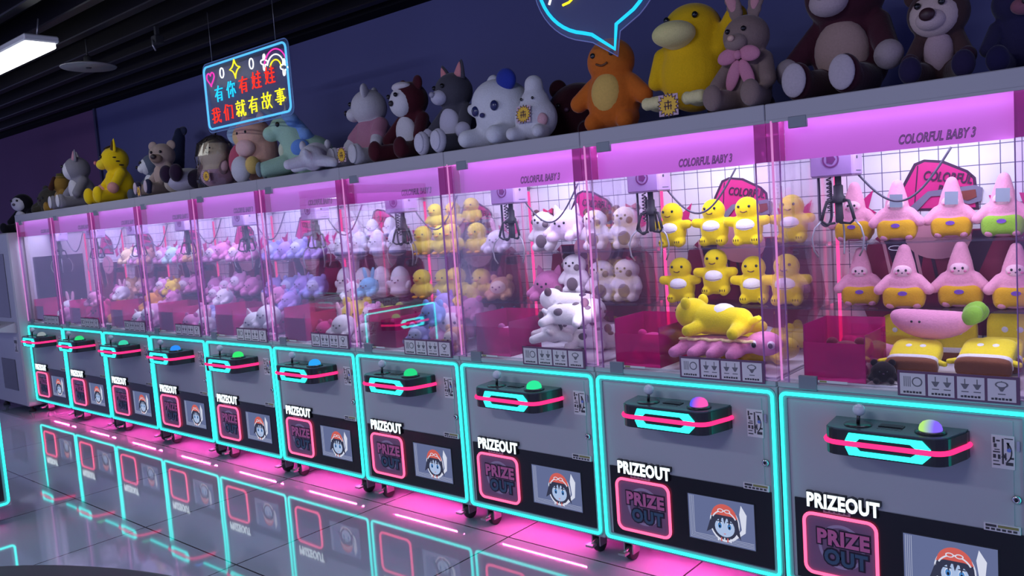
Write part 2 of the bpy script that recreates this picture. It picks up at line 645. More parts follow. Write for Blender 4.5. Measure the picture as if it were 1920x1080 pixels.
def build_machine():
    r = thing('claw_machine', '', 'claw machine')
    # --- running gear
    for cx in (0.085, 0.715):
        for cy in (0.075, 0.63):
            c = MB().box(cx - 0.035, cx + 0.035, cy - 0.035, cy + 0.035, 0.088, 0.1)
            c.box(cx - 0.024, cx - 0.018, cy - 0.03, cy + 0.022, 0.035, 0.09).box(cx + 0.018, cx + 0.024, cy - 0.03, cy + 0.022, 0.035, 0.09)
            c.tube([(cx, cy - 0.02, 0.06), (cx, cy - 0.065, 0.05)], 0.007, 6)
            c.box(cx - 0.018, cx + 0.018, cy - 0.085, cy - 0.05, 0.045, 0.055)
            o = c.build('caster', M_STEEL, r)
            w = MB().lathe([(0.018, -0.015), (0.034, -0.015), (0.0375, -0.008), (0.0375, 0.008), (0.034, 0.015), (0.018, 0.015)], 18, M=M_at(cx, cy, 0.0378, 0, 0, PI / 2))
            w.build('wheel', M_DARK, o)
    # --- lower cabinet
    cab = MB().box(0.002, 0.798, 0.0, 0.70, 0.1, 0.838, c=0.006)
    cab.box(0.062, 0.738, -0.003, 0.0, 0.44, 0.79)
    cab.box(0.004, 0.796, -0.004, 0.70, 0.838, 0.857, c=0.002)
    cab.build('cabinet', M_GREY, r)
    ch = MB()
    rring(ch, 0.006, 0.794, 0.108, 0.832, 0.03, 0.030, 0.0, -0.005)
    o = ch.build('neon_channel', M_CHAN, r)
    pts = [(p[0], -0.011, p[1]) for p in rrect(0.0165, 0.7835, 0.1215, 0.8175, 0.018, 4)]
    MB().tube(pts, 0.0062, 8, closed=True).build('neon_tube', M_TEAL, o)
    # --- dark lower band with prize door, screen
    MB().box(0.05, 0.762, -0.006, 0.002, 0.142, 0.437).build('lower_panel', M_BLACK, r)
    d = MB().prism(rrect(0.088, 0.328, 0.176, 0.386, 0.024), -0.010, -0.006).build('prize_door', pbr('prize_flap', H('80607e'), 0.3), r)
    MB().tube([(p[0], -0.013, p[1]) for p in rrect(0.084, 0.332, 0.172, 0.390, 0.03, 5)], 0.0062, 8, closed=True).build('neon_ring', M_RING, d)
    rg = MB()
    A, B = disc(0.212, 0.283, 0.080, n=40), disc(0.212, 0.283, 0.069, n=40)
    for i in range(40):
        j = (i + 1) % 40
        rg.prism([A[i], A[j], B[j], B[i]], -0.0112, -0.0098)
    rg.build('circle_print', pbr('pale_print', H('a898b4'), 0.4), d)
    text_obj('prize_lettering', 'PRIZE', 0.072, pbr('print_dark', H('241a30'), 0.4), (0.128, -0.0118, 0.288), d, 0.0006, 0.0085, sx=0.92, space=1.1)
    text_obj('prize_lettering', 'PRIZE', 0.072, pbr('print_pink', H('d070a0'), 0.4), (0.128, -0.0130, 0.288), d, 0.0006, 0.0034, sx=0.92, space=1.1)
    text_obj('out_lettering', 'OUT', 0.072, pbr('print_dark', H('241a30'), 0.4), (0.152, -0.0118, 0.218), d, 0.0006, 0.009, sx=0.92, space=1.1)
    text_obj('out_lettering', 'OUT', 0.072, pbr('print_teal', H('3c5c74'), 0.4), (0.152, -0.0130, 0.218), d, 0.0006, 0.003, sx=0.92, space=1.1)
    # screen: flat picture of a red-capped cartoon girl
    X0, X1, Z0, Z1 = 0.416, 0.692, 0.198, 0.378
    sc = MB().box(X0 - 0.004, X1 + 0.004, -0.0075, -0.005, Z0 - 0.004, Z1 + 0.004)
    sc = sc.build('screen', M_BLKPL, r)
    E_ = {k: emit('screen_' + k, H(c), s) for k, c, s in (('sky', '626c94', 1), ('line', 'b6bcd4', 1), ('hair', '35384f', 1), ('skin', 'a8bce0', 1), ('cap', 'cc5e58', 1), ('white', 'd4d8ea', 1), ('eye', '4c86c8', 1), ('dark', '1c2034', 1))}
    keys = list(E_)
    pic = MB()
    lay = [0]
    def L(poly, k):
        lay[0] += 1
        yy = -0.0076 - lay[0] * 0.00012
        pic.prism(poly, yy, yy + 0.0001, mi=keys.index(k))
    L([(X0, Z0), (X1, Z0), (X1, Z1), (X0, Z1)], 'sky')
    for q in range(4):
        o_ = 0.006 + q * 0.006
        L([(X0 + o_, Z0 + o_), (X0 + o_ + 0.0014, Z0 + o_), (X0 + o_ + 0.0014, Z1 - 0.004), (X0 + o_, Z1 - 0.004)], 'line')
        L([(X0 + o_, Z0 + o_), (X1 - 0.004, Z0 + o_), (X1 - 0.004, Z0 + o_ + 0.0014), (X0 + o_, Z0 + o_ + 0.0014)], 'line')
    L([(0.60, 0.215), (0.655, 0.26), (0.662, 0.33), (0.640, 0.366), (0.632, 0.33), (0.640, 0.27)], 'white')
    cx, cz = 0.570, 0.285
    L(disc(cx, cz - 0.004, 0.062, 0.072, 30), 'white')
    L(disc(cx, cz - 0.002, 0.057, 0.066, 30), 'hair')
    L([(cx - 0.058, cz + 0.01), (cx - 0.078, cz - 0.048), (cx - 0.05, cz - 0.03)], 'hair')
    L([(cx + 0.055, cz + 0.01), (cx + 0.066, cz - 0.058), (cx + 0.042, cz - 0.03)], 'hair')
    L(disc(cx, cz - 0.018, 0.041, 0.038, 24), 'skin')
    for sx in (-1, 1):
        L(disc(cx + sx * 0.020, cz - 0.012, 0.0105, 0.015, 16), 'white')
        L(disc(cx + sx * 0.020, cz - 0.013, 0.0085, 0.0125, 16), 'eye')
        L(disc(cx + sx * 0.020, cz - 0.016, 0.004, 0.006, 12), 'dark')
        L([(cx + sx * 0.008, cz + 0.003), (cx + sx * 0.034, cz + 0.003), (cx + sx * 0.031, cz + 0.0065), (cx + sx * 0.012, cz + 0.0065)], 'dark')
    L([(cx - 0.006, cz - 0.042), (cx + 0.006, cz - 0.042), (cx, cz - 0.046)], 'cap')
    for q in range(5):
        a = cx - 0.044 + q * 0.019
        L([(a, cz + 0.026), (a + 0.017, cz + 0.026), (a + 0.006, cz - 0.004 - 0.006 * (q % 2))], 'hair')
    L([(cx - 0.056, cz + 0.022)] + arc(cx, cz + 0.022, 0.053, PI, 0, 16)[1:-1] + [(cx + 0.056, cz + 0.022), (cx + 0.03, cz + 0.030), (cx - 0.03, cz + 0.030)], 'cap')
    L(arc(cx, cz - 0.004, 0.055, PI * 0.85, PI * 0.15, 12) + arc(cx, cz - 0.004, 0.050, PI * 0.15, PI * 0.85, 12), 'white')
    L(disc(cx - 0.014, cz + 0.048, 0.013, 0.008, 14), 'white')
    L(disc(cx + 0.014, cz + 0.048, 0.013, 0.008, 14), 'white')
    L(disc(cx - 0.014, cz + 0.048, 0.009, 0.005, 14), 'cap')
    L(disc(cx + 0.014, cz + 0.048, 0.009, 0.005, 14), 'cap')
    for q in range(5):
        a = cx - 0.03 + q * 0.013
        L([(a, cz - 0.074), (a + 0.006, cz - 0.074), (a + 0.005, cz - 0.058), (a + 0.001, cz - 0.058)], 'cap' if q % 2 else 'white')
    pic.build('screen_picture', [E_[k] for k in keys], sc)
    # PRIZEOUT lettering
    bk = text_obj('sign_lettering', 'PRIZEOUT', 0.070, M_BLKPL, (0.098, -0.011, 0.419), r, 0.007, 0.0062, 0.0, sx=0.72, space=1.08)
    text_obj('letter_face', 'PRIZEOUT', 0.070, M_WHITE_E, (0.0, -0.009, 0.0), bk, 0.001, 0.0026, 0.0, sx=0.72, space=1.08)
    # stickers, lock
    st = MB().box(0.152, 0.246, -0.008, -0.0065, 0.398, 0.414)
    for q in range(5):
        st.box(0.160 + q * 0.017, 0.170 + q * 0.017, -0.0084, -0.008, 0.403, 0.409 + 0.002 * (q % 2), mi=1)
    st.build('door_label', [pbr('label_mauve', H('8a7c8c'), 0.5), M_INK], r)
    st = MB().box(0.680, 0.742, -0.005, -0.003, 0.640, 0.745)
    for a, b, c_, d_ in ((0.708, 0.713, 0.655, 0.735), (0.684, 0.703, 0.690, 0.694), (0.684, 0.700, 0.662, 0.665), (0.718, 0.738, 0.652, 0.662), (0.722, 0.728, 0.700, 0.724), (0.686, 0.694, 0.706, 0.718), (0.697, 0.704, 0.670, 0.684)):
        st.box(a, b, -0.0056, -0.005, c_, d_, mi=1)
    for q in range(10):
        a0, a1 = -1.0 + q * 0.2, -1.0 + (q + 1) * 0.2
        st.prism([(0.706 + 0.030 * math.cos(a), 0.693 + 0.038 * math.sin(a)) for a in (a0, a1)] + [(0.706 + 0.026 * math.cos(a), 0.693 + 0.034 * math.sin(a)) for a in (a1, a0)], -0.0056, -0.005, mi=1)
    for a, b, c_, d_ in ((0.684, 0.690, 0.720, 0.738), (0.693, 0.703, 0.725, 0.730), (0.684, 0.703, 0.650, 0.654), (0.716, 0.720, 0.668, 0.690), (0.730, 0.740, 0.672, 0.678), (0.684, 0.692, 0.672, 0.684), (0.688, 0.702, 0.698, 0.701), (0.715, 0.738, 0.734, 0.737)):
        st.box(a, b, -0.0056, -0.005, c_, d_, mi=1)
    st.prism([(0.706, 0.676), (0.722, 0.672), (0.712, 0.690)], -0.0057, -0.005, mi=1)
    st.prism(disc(0.727, 0.700, 0.006), -0.0058, -0.005, mi=2)
    st.build('instruction_sticker', [M_PAPER, M_INK, pbr('sticker_blue', H('6a80d0'), 0.4)], r)
    st = MB().box(0.655, 0.755, -0.0085, -0.003, 0.4375, 0.462)
    for q in range(6):
        st.box(0.660 + q * 0.015, 0.671 + q * 0.015, -0.009, -0.0085, 0.441, 0.448, mi=1)
    st.box(0.660, 0.69, -0.009, -0.0085, 0.451, 0.459, mi=1).box(0.694, 0.75, -0.009, -0.0085, 0.451, 0.459, mi=2)
    st.build('warning_label', [M_PAPER, M_INK, M_YEL], r)
    lk = MB().lathe([(0.013, 0), (0.013, 0.006), (0.010, 0.009), (0.006, 0.009), (0.006, 0.006)], 20, M=M_at(0.745, -0.003, 0.548, 0, PI / 2))
    o = lk.build('lock', M_CHROME, r)
    MB().box(0.7435, 0.7465, -0.0125, -0.0095, 0.543, 0.553).build('keyhole', M_BLACK, o)
    MB().prism(rrect(0.748, 0.756, 0.70, 0.732, 0.003, 3), -0.006, -0.003).build('coin_indicator', M_CHROME, r)
    # --- control box
    plan = [(0.205, 0.0), (0.212, -0.085)] + [(0.262 + 0.05 * math.cos(a), -0.10 + 0.055 * math.sin(a)) for a in [PI + PI / 2 * q / 5 for q in range(1, 6)]] \
        + [(0.545 + 0.05 * math.cos(a), -0.10 + 0.055 * math.sin(a)) for a in [1.5 * PI + PI / 2 * q / 5 * 0.8 for q in range(0, 6)]] + [(0.618, -0.03), (0.620, 0.0)]
    def grow(d):
        cx_, out = 0.41, []
        for (x, yy) in plan:
            out.append((x + d * (1 if x > cx_ + 0.12 else -1 if x < cx_ - 0.12 else 0), yy - (d if yy < -0.05 else 0)))
        return out
    cb = MB().prism(plan, 0.664, 0.748, 'xy')
    cb = cb.build('control_box', M_BLKPL, r)
    MB().prism(grow(-0.004), 0.748, 0.753, 'xy').build('top_plate', M_PLATE, cb)
    g = grow(0.001)
    path = [(p[0], p[1], 0.706) for p in g]
    path[0] = (path[0][0], -0.006, 0.706)
    path[-1] = (path[-1][0], -0.006, 0.706)
    MB().tube(path, 0.0085, 8).build('light_strip', M_STRIPE, cb)
    yf = -0.1555
    for s_ in (1, -1):
        def z(v):
            return 0.706 + s_ * v
        pts = [(0.288, z(0.010)), (0.300, z(0.036)), (0.520, z(0.036)), (0.545, z(0.010)), (0.500, z(0.010)), (0.486, z(0.021)), (0.334, z(0.021)), (0.324, z(0.010))]
        MB().prism(pts, yf - 0.005, yf + 0.004).build('teal_light', M_TEAL, cb)
    js = MB().lathe([(0.044, 0), (0.044, 0.003), (0.03, 0.005)], 28, M=M_at(0.308, -0.085, 0.753))
    js.tube([(0.308, -0.085, 0.755), (0.310, -0.083, 0.790)], 0.006, 8)
    js = js.build('joystick', M_BLKPL, cb)
    jb = MB().ell((0.311, -0.082, 0.802), (0.020,) * 3)
    jb.build('joystick_ball', M_JOY, cb)
    MB().box(0.370, 0.445, -0.085, -0.050, 0.753, 0.756, c=0.001).box(0.376, 0.439, -0.080, -0.055, 0.756, 0.7565).build('display', M_BLACK, cb)
    lb = MB()
    for q in range(6):
        lb.box(0.372 + q * 0.013, 0.381 + q * 0.013, -0.107, -0.098, 0.753, 0.7535)
    lb.build('plate_print', M_INK, cb)
    MB().lathe([(0.046, 0), (0.046, 0.004), (0.040, 0.008), (0.036, 0.008)], 30, M=M_at(0.528, -0.085, 0.753)).build('button_ring', M_BLKPL, cb)
    MB().lathe([(0.034, 0.008), (0.034, 0.014), (0.031, 0.024), (0.023, 0.033), (0.012, 0.038), (0.003, 0.039)], 26, M=M_at(0.528, -0.085, 0.753)).build('start_button', M_JOY, cb)
    # --- glass case
    MB().box(0.014, 0.786, 0.03, 0.615, 0.857, 0.864).build('case_floor', M_INNER, r)
    bd = MB().box(0.004, 0.796, 0.615, 0.70, 0.857, 1.785).build('back_board', M_GRID, r)
    yb = 0.615
    def deco(name, poly, k, mat, th=0.0012):
        return MB().prism(poly, yb - k * 0.0014 - th, yb - k * 0.0014).build(name, mat, bd)
    cap = [(0.24, 1.44), (0.30, 1.545), (0.33, 1.60), (0.36, 1.612), (0.42, 1.602), (0.50, 1.560), (0.522, 1.535), (0.530, 1.43)]
    capo = [(0.225, 1.43), (0.29, 1.552), (0.322, 1.61), (0.358, 1.622), (0.424, 1.612), (0.506, 1.568), (0.532, 1.54), (0.542, 1.42)]
    deco('sign_outline', capo, 0, M_DECALD)
    deco('cap_sign', cap, 1, M_DECAL)
    deco('sign_fold', [(0.318, 1.44), (0.322, 1.44), (0.338, 1.60), (0.334, 1.60)], 2, M_DECALD)
    text_obj('brand_text', 'COLORFUL', 0.050, M_DECALD, (0.352, yb - 0.0062, 1.545), bd, 0.0006, 0.0012, 0.15, rot=(PI / 2, 0.16, 0), sx=0.66)
    text_obj('brand_text', 'BABY', 0.050, M_DECALD, (0.40, yb - 0.0062, 1.488), bd, 0.0006, 0.0012, 0.15, rot=(PI / 2, 0.16, 0), sx=0.66)
    gl = MB()
    gl.prism([(0.26, 1.405), (0.37, 1.500), (0.53, 1.512), (0.555, 1.50), (0.55, 1.452), (0.51, 1.442), (0.475, 1.455), (0.455, 1.480), (0.38, 1.480), (0.30, 1.395)], yb - 0.0074, yb - 0.006)
    gl.build('sunglasses_print', M_DECALG, bd)
    deco('lens_print', [(0.478, 1.492), (0.532, 1.496), (0.535, 1.468), (0.505, 1.456), (0.486, 1.464)], 6, M_DECALB)
    for k_, (x_, z_, sc_) in enumerate(((0.12, 1.45, 1.0), (0.60, 1.44, 0.9), (0.69, 1.45, 0.7))):
        deco('star_print', [(x_ - 0.03 * sc_, z_ + 0.035 * sc_), (x_ + 0.005 * sc_, z_ + 0.03 * sc_), (x_ + 0.05 * sc_, z_ + 0.07 * sc_), (x_ + 0.03 * sc_, z_ + 0.0), (x_ + 0.06 * sc_, z_ - 0.02 * sc_), (x_ - 0.005 * sc_, z_ - 0.05 * sc_)], 1, M_DECAL)
    deco('burst_print', [(0.10, 1.10), (0.14, 1.30), (0.20, 1.35), (0.66, 1.35), (0.74, 1.28), (0.77, 1.10), (0.70, 0.95), (0.15, 0.95)], 0, M_DECALR)
    for k_ in range(4):
        a = 0.19 + 0.055 * k_
        deco('burst_outline', [(a, 1.345), (a + 0.012, 1.345), (a + 0.05, 1.14), (a + 0.038, 1.14)], 2, M_DECALD if k_ % 2 else M_DECALP)
    deco('dark_print', [(0.20, 1.345), (0.36, 1.345), (0.33, 1.15), (0.27, 1.10)], 1, M_DECALD)
    deco('mouth_print', disc(0.40, 1.325, 0.115, 0.085, 26), 3, M_DECALP)
    deco('dark_print', [(0.52, 1.345), (0.60, 1.345), (0.50, 1.10), (0.46, 1.12)], 1, M_DECALD)
    # side panes
    for sx in (0.010, 0.786):
        MB().box(sx, sx + 0.004, 0.045, 0.615, 0.86, 1.785).build('side_pane', M_SIDE, r)
    # front corner posts and caps
    for x0 in (0.001, 0.755):
        po = MB().box(x0, x0 + 0.044, -0.002, 0.006, 0.857, 1.645)
        po = po.build('corner_post', M_POST, r)
        for ex in ((x0 + 0.0435,) if x0 < 0.4 else (x0,)):
            MB().box(ex - 0.0012, ex + 0.0012, -0.0035, 0.007, 0.857, 1.645).build('post_edge', M_EDGE, po)
        MB().box(x0, x0 + 0.044, -0.003, 0.05, 1.645, 1.785).build('post_cap', M_CAPP, r)
    MB().tube([(0.021, -0.004, 0.865), (0.021, -0.004, 1.785)], 0.0042, 8).build('post_light', M_POSTT, r)
    # header
    hd = MB().box(0.046, 0.754, 0.050, 0.060, 1.645, 1.785).build('header_panel', M_HEAD, r)
    text_obj('header_lettering', 'COLORFUL BABY 3', 0.042, pbr('header_ink', H('7a2a78'), 0.5), (0.420, 0.0494, 1.662), hd, 0.0004, 0.0014, 0.3, sx=0.62)
    text_obj('header_lettering', 'COLORFUL BABY 3', 0.042, pbr('header_ink_light', H('c888c8'), 0.5), (0.420, 0.0488, 1.662), hd, 0.0003, -0.0012, 0.3, sx=0.62)
    MB().box(0.01, 0.79, 0.012, 0.022, 1.7825, 1.786).build('header_strip', emit('header_led', (0.80, 0.66, 1.0), 10.0), hd)
    # front door glass, hinges
    gdoor = MB().box(0.046, 0.754, -0.001, 0.004, 0.866, 1.783).build('front_glass', M_GLASS, r)
    for z0, z1 in ((1.752, 1.792), (0.836, 0.886)):
        MB().box(0.082, 0.146, -0.008, 0.008, z0, z1, c=0.002).build('hinge', M_BRACK, gdoor)
    lb = MB().box(0.15, 0.25, -0.003, -0.0012, 0.866, 0.874)
    lb.box(0.10 + 0.055, 0.18, -0.0035, -0.003, 0.867, 0.873, mi=1)
    lb.build('glass_label', [M_PAPER, M_YEL], gdoor)
    # pictogram strip
    ps = MB().box(0.414, 0.760, -0.012, -0.009, 0.846, 0.930).build('instruction_board', M_FRAMEP, r)
    for q in range(4):
        a = 0.422 + q * 0.084
        b = a + 0.076
        cd = MB().box(a, b, -0.0135, -0.012, 0.852, 0.922)
        for w_ in range(6):
            cd.box(a + 0.010 + w_ * 0.0095, a + 0.017 + w_ * 0.0095, -0.0142, -0.0135, 0.857, 0.863 + 0.001 * (w_ % 2), mi=1)
        mx_ = (a + b) / 2
        if q == 0:
            for w_ in range(4):
                cd.box(a + 0.012 + w_ * 0.006, a + 0.014 + w_ * 0.006, -0.0142, -0.0135, 0.878, 0.912, mi=2)
            cd.prism(disc(mx_ + 0.014, 0.895, 0.016, n=16), -0.0142, -0.0135, mi=2)
            cd.prism(disc(mx_ + 0.014, 0.895, 0.012, n=16), -0.0146, -0.0142, mi=0)
        else:
            for (dx, kk) in ((-0.016, 0), (0.018, 1)) if q < 3 else ((0.0, 2),):
                m_ = mx_ + dx
                cd.prism([(m_ - 0.012, 0.900), (m_ + 0.012, 0.900), (m_ + 0.003, 0.884), (m_ - 0.003, 0.884)], -0.0142, -0.0135, mi=2)
                cd.box(m_ - 0.001, m_ + 0.001, -0.0142, -0.0135, 0.900, 0.916, mi=1)
                cd.box(m_ - 0.010, m_ + 0.010, -0.0142, -0.0135, 0.874, 0.877, mi=2)
                if kk == 2:
                    cd.prism(disc(m_, 0.905, 0.018, 0.010, 14), -0.0146, -0.0142, mi=2)
                    cd.prism(disc(m_, 0.905, 0.013, 0.007, 14), -0.0150, -0.0146, mi=0)
        cd.build('picture_card', [M_PAPER, M_INK, pbr('card_grey_ink', (0.16, 0.16, 0.18), 0.6)], ps)
    # shelves
    for z_ in (1.318, 1.066):
        MB().box(0.02, 0.78, 0.39, 0.614, z_, z_ + 0.007).build('display_shelf', M_SHGL, r)
    # back corner neon
    MB().tube([(0.036, 0.575, 0.87), (0.036, 0.575, 1.64)], 0.007, 8).build('corner_neon', M_BACKT, r)
    # chute
    cx0, cx1, cy0, cy1, cz = 0.088, 0.300, 0.035, 0.270, 1.062
    th = 0.004
    cu = MB().box(cx0, cx1, cy0, cy0 + th, 0.864, 1.0).box(cx0, cx1, cy1 - th, cy1, 0.864, cz).box(cx0, cx0 + th, cy0 + th, cy1 - th, 0.864, cz).box(cx1 - th, cx1, cy0 + th, cy1 - th, 0.864, 1.03)
    cu.build('prize_chute', M_CHUTE, r)
    # gantry
    gy, gx = 0.30, 0.135
    ra = MB().box(0.02, 0.78, gy + 0.02, gy + 0.04, 1.685, 1.70).box(0.02, 0.045, 0.08, 0.60, 1.665, 1.69).box(0.755, 0.78, 0.08, 0.60, 1.665, 1.69)
    ra.build('gantry_rail', M_INNER, r)
    ca = MB().box(gx - 0.078, gx + 0.078, gy - 0.055, gy + 0.055, 1.580, 1.680, c=0.006).build('claw_carriage', M_CARR, r)
    em = MB()
    A, B = disc(gx, 1.642, 0.030, n=28), disc(gx, 1.642, 0.025, n=28)
    for i in range(28):
        j = (i + 1) % 28
        em.prism([A[i], A[j], B[j], B[i]], gy - 0.0575, gy - 0.055)
    em.prism(disc(gx, 1.642, 0.018, n=5), gy - 0.0575, gy - 0.055)
    em.build('carriage_emblem', M_EMB, ca)
    MB().prism(disc(gy - 0.01, 1.645, 0.006), gx + 0.078, gx + 0.080, 'yz').box(gx + 0.078, gx + 0.079, gy - 0.02, gy + 0.03, 1.595, 1.598).build('carriage_screw', M_INK, ca)
    cl = MB()
    cx_, cy_ = gx + 0.005, gy
    cl.lathe([(0.012, 1.50), (0.012, 1.58)], 12, M=M_at(cx_, cy_, 0))
    cl.lathe([(0.022, 1.482), (0.024, 1.487), (0.024, 1.505), (0.017, 1.512), (0.017, 1.545), (0.010, 1.552)], 18, M=M_at(cx_, cy_, 0))
    cl.lathe([(0.011, 1.408), (0.0135, 1.412), (0.0135, 1.485)], 14, M=M_at(cx_, cy_, 0))
    cl = cl.build('claw', M_DARK, r)
    for q in range(3):
        a = -0.35 + q * 2 * PI / 3
        ux, uy = math.cos(a), math.sin(a)
        P = lambda rr, zz: (cx_ + ux * rr, cy_ + uy * rr, zz)
        MB().tube([P(0.022, 1.492), P(0.044, 1.488), P(0.056, 1.455), P(0.066, 1.420)], 0.006, 8).tube([P(0.016, 1.408), P(0.048, 1.405), P(0.068, 1.420)], 0.0045, 8).build('claw_arm', M_DARK, cl)
        MB().tube([P(0.066, 1.420), P(0.092, 1.392), P(0.104, 1.355), P(0.098, 1.31), P(0.082, 1.285)], 0.0036, 8).build('claw_finger', M_STEEL, cl)
    # coil round the claw shaft and loose cables
    coil = [(cx_ - 0.034 + 0.008 * math.cos(t_ * 0.9), cy_ + 0.008 * math.sin(t_ * 0.9), 1.578 - t_ * 0.0021) for t_ in range(0, 60)]
    MB().tube(coil, 0.0026, 6).build('coil_cable', M_CABLE, ca)
    lp = []
    for q in range(25):
        a = PI * q / 24
        lp.append((gx - 0.052 - 0.022 * math.cos(a), gy + 0.02, 1.44 - 0.035 * math.sin(a) * 1.2))
    lp = [(gx - 0.074, gy + 0.02, 1.60)] + lp + [(gx - 0.030, gy + 0.02, 1.56)]
    MB().tube(lp, 0.0055, 8).build('loop_cable', M_CABLE, ca)
    lp = [(gx + 0.05 + 0.32 * q / 24, gy + 0.045 + 0.03 * q / 24, 1.60 - 0.15 * math.sin(PI * q / 24) ** 1.0 + 0.05 * q / 24) for q in range(25)]
    MB().tube(lp, 0.0042, 8).build('loop_cable', M_CABLE, ca)
    # inside camera
    sc_ = MB().box(0.655, 0.715, 0.560, 0.612, 1.255, 1.300, c=0.004).build('inside_camera', M_BLKPL, r)
    MB().lathe([(0.014, 0.0), (0.014, 0.012), (0.009, 0.014), (0.009, 0.008)], 16, M=M_at(0.672, 0.560, 1.278, 0, PI / 2)).build('camera_lens', M_BLACK, sc_)
    # top box that carries the big toys
    tb = MB().box(0.001, 0.799, -0.006, 0.70, 1.786, 1.846, c=0.003).box(0.001, 0.799, -0.006, -0.0015, 1.7795, 1.79).build('top_box', M_SHELF, r)
    MB().box(0.11, 0.69, 0.078, 0.082, 0.096, 0.1).build('underglow_strip', M_MAG, r)
    return r


CASE_W, POST_W = 6.5, 1.1
def machine_lights(r, boost=1.0):
    area_light('case_light', (0.43, 0.27, 1.765), 0.62, 0.30, CASE_W * boost, (0.70, 0.72, 1.0), parent=r)
    area_light('post_led_light', (0.735, 0.030, 1.34), 0.03, 0.56, POST_W, (0.84, 0.76, 1.0), (PI / 2, 0, 0.45), parent=r)


machine0 = build_machine()
BTN = [('button_pale', H('c8d8e0'), 0.5), ('button_green', H('30e080'), 1.0), ('button_aqua', H('40e0b8'), 0.9), ('button_blue', H('3090ff'), 1.0), ('button_lime', H('38f078'), 1.0),
       ('button_sky', H('30a8ff'), 1.0), ('button_jade', H('28e088'), 1.0), ('button_mint', H('30f0a0'), 1.0), ('button_violet_pink', None, 1), ('button_lilac_lime', None, 1)]


def two_tone(name, c1, c2, s=1.0):
    m = bpy.data.materials.new(name)
    m.use_nodes = True
    t = m.node_tree
    t.nodes.clear()
    N = t.nodes.new
    tc = N('ShaderNodeTexCoord')
    sp = N('ShaderNodeSeparateXYZ')
    mr = N('ShaderNodeMapRange')
    mr.inputs['From Min'].default_value = 0.512
    mr.inputs['From Max'].default_value = 0.544
    mx = N('ShaderNodeMixRGB')
    mx.inputs[1].default_value = (*c1, 1)
    mx.inputs[2].default_value = (*c2, 1)
    e = N('ShaderNodeEmission')
    e.inputs[1].default_value = s
    o = N('ShaderNodeOutputMaterial')
    t.links.new(tc.outputs['Object'], sp.inputs[0])
    t.links.new(sp.outputs[0], mr.inputs[0])
    t.links.new(mr.outputs[0], mx.inputs[0])
    t.links.new(mx.outputs[0], e.inputs[0])
    t.links.new(e.outputs[0], o.inputs[0])
    return m


BM = [emit(n, c, s) if c else None for n, c, s in BTN]
BM[8] = two_tone('button_violet_pink', H('5a60ff'), H('ff60c0'))
BM[9] = two_tone('button_lilac_lime', H('b8f080'), H('8a6cff'))
MLAB = ['claw machine at the far end of the row, almost empty with a dark side window',
        'second claw machine from the far end, filled with pink and peach plush toys',
        'claw machine with a yellow ball plush in a pink heap, aqua button',
        'claw machine of pale pink plush toys, blue button, between aqua and lime button machines',
        'claw machine of lavender plush toys with lime green button',
        'claw machine of white egg shaped plush toys with sky blue button',
        'claw machine of pale yellow duckling plush toys with green button',
        'claw machine of white and brown spotted cow plush toys with mint button',
        'claw machine of bright yellow dinosaur plush toys, blue and pink button',
        'claw machine of pink hooded plush dolls and yellow cushions, lilac and lime button']
MACH = []
for i in range(NM):
    m = machine0 if i == 0 else dup(machine0)
    m.location = (i * W, 0, 0)
    m['label'] = MLAB[i]
    m['group'] = 'claw machines in the neon row'
    MACH.append(m)


def set_button(m, mat):
    for p in m.children:
        if p.name.startswith('control_box'):
            for q in p.children:
                if q.name.startswith('start_button'):
                    q.material_slots[0].link = 'OBJECT'
                    q.material_slots[0].material = mat


for i, m in enumerate(MACH):
    set_button(m, BM[i])
    machine_lights(m, 1.4 if i < 5 else 1.15 if i < 7 else 1.0)   # extra power added to the far case lights, their interiors looked too dim
# the end machine's white side wall with its dark window
for p in list(MACH[0].children):
    if p.name.startswith('display_shelf'):
        bpy.data.objects.remove(p)
o = MB().box(-0.004, 0.008, 0.05, 0.62, 1.45, 1.785).box(-0.004, 0.008, 0.05, 0.10, 0.86, 1.45).box(-0.004, 0.008, 0.55, 0.62, 0.86, 1.45).build('side_wall', M_INNER, MACH[0])
MB().box(-0.002, 0.004, 0.10, 0.55, 0.86, 1.45).build('dark_window', pbr('smoked_glass', (0.03, 0.022, 0.035), 0.12), o)

# machine of the facing row at the picture's edge: turned to look along the aisle
opp = dup(machine0)
opp.location = (3.262, -2.095, 0)
opp.rotation_euler = (0, 0, PI / 2)
opp['label'] = 'claw machine standing across the aisle, turned side-on, only its teal edge in view'
opp['group'] = 'claw machines in the neon row'
del opp['group']
set_button(opp, BM[1])
machine_lights(opp)
for p in list(opp.children):
    if p.name.startswith('caster'):
        pass

# older white machine past the far end of the row
t = thing('prize_machine', 'older white prize machine with dark windows beside the far end of the row', 'prize machine', (-0.86, -0.085, 0))
MB().box(0.0, 0.845, 0.0, 0.62, 0.06, 1.69, c=0.012).build('body', pbr('white_old_steel', (0.50, 0.50, 0.56), 0.45), t)
MB().box(0.06, 0.70, -0.004, 0.004, 0.90, 1.50, c=0.002).build('window', pbr('smoked_glass', (0.03, 0.022, 0.035), 0.12), t)
o = MB().prism([(-0.16, 0.79), (0.0, 0.76), (0.0, 0.86), (-0.15, 0.815)], 0.04, 0.80, 'yz').build('control_shelf', pbr('white_old_steel', (0.50, 0.50, 0.56), 0.45), t)
MB().box(0.40, 0.62, -0.12, -0.05, 0.832, 0.840, M=M_at(0, 0, 0.0)).build('control_plate', M_INK, o)
MB().box(0.30, 0.66, -0.004, 0.004, 0.20, 0.50, c=0.002).build('door', M_BLACK, t)
dc = MB().box(0.70, 0.78, -0.003, 0.003, 0.57, 0.72)
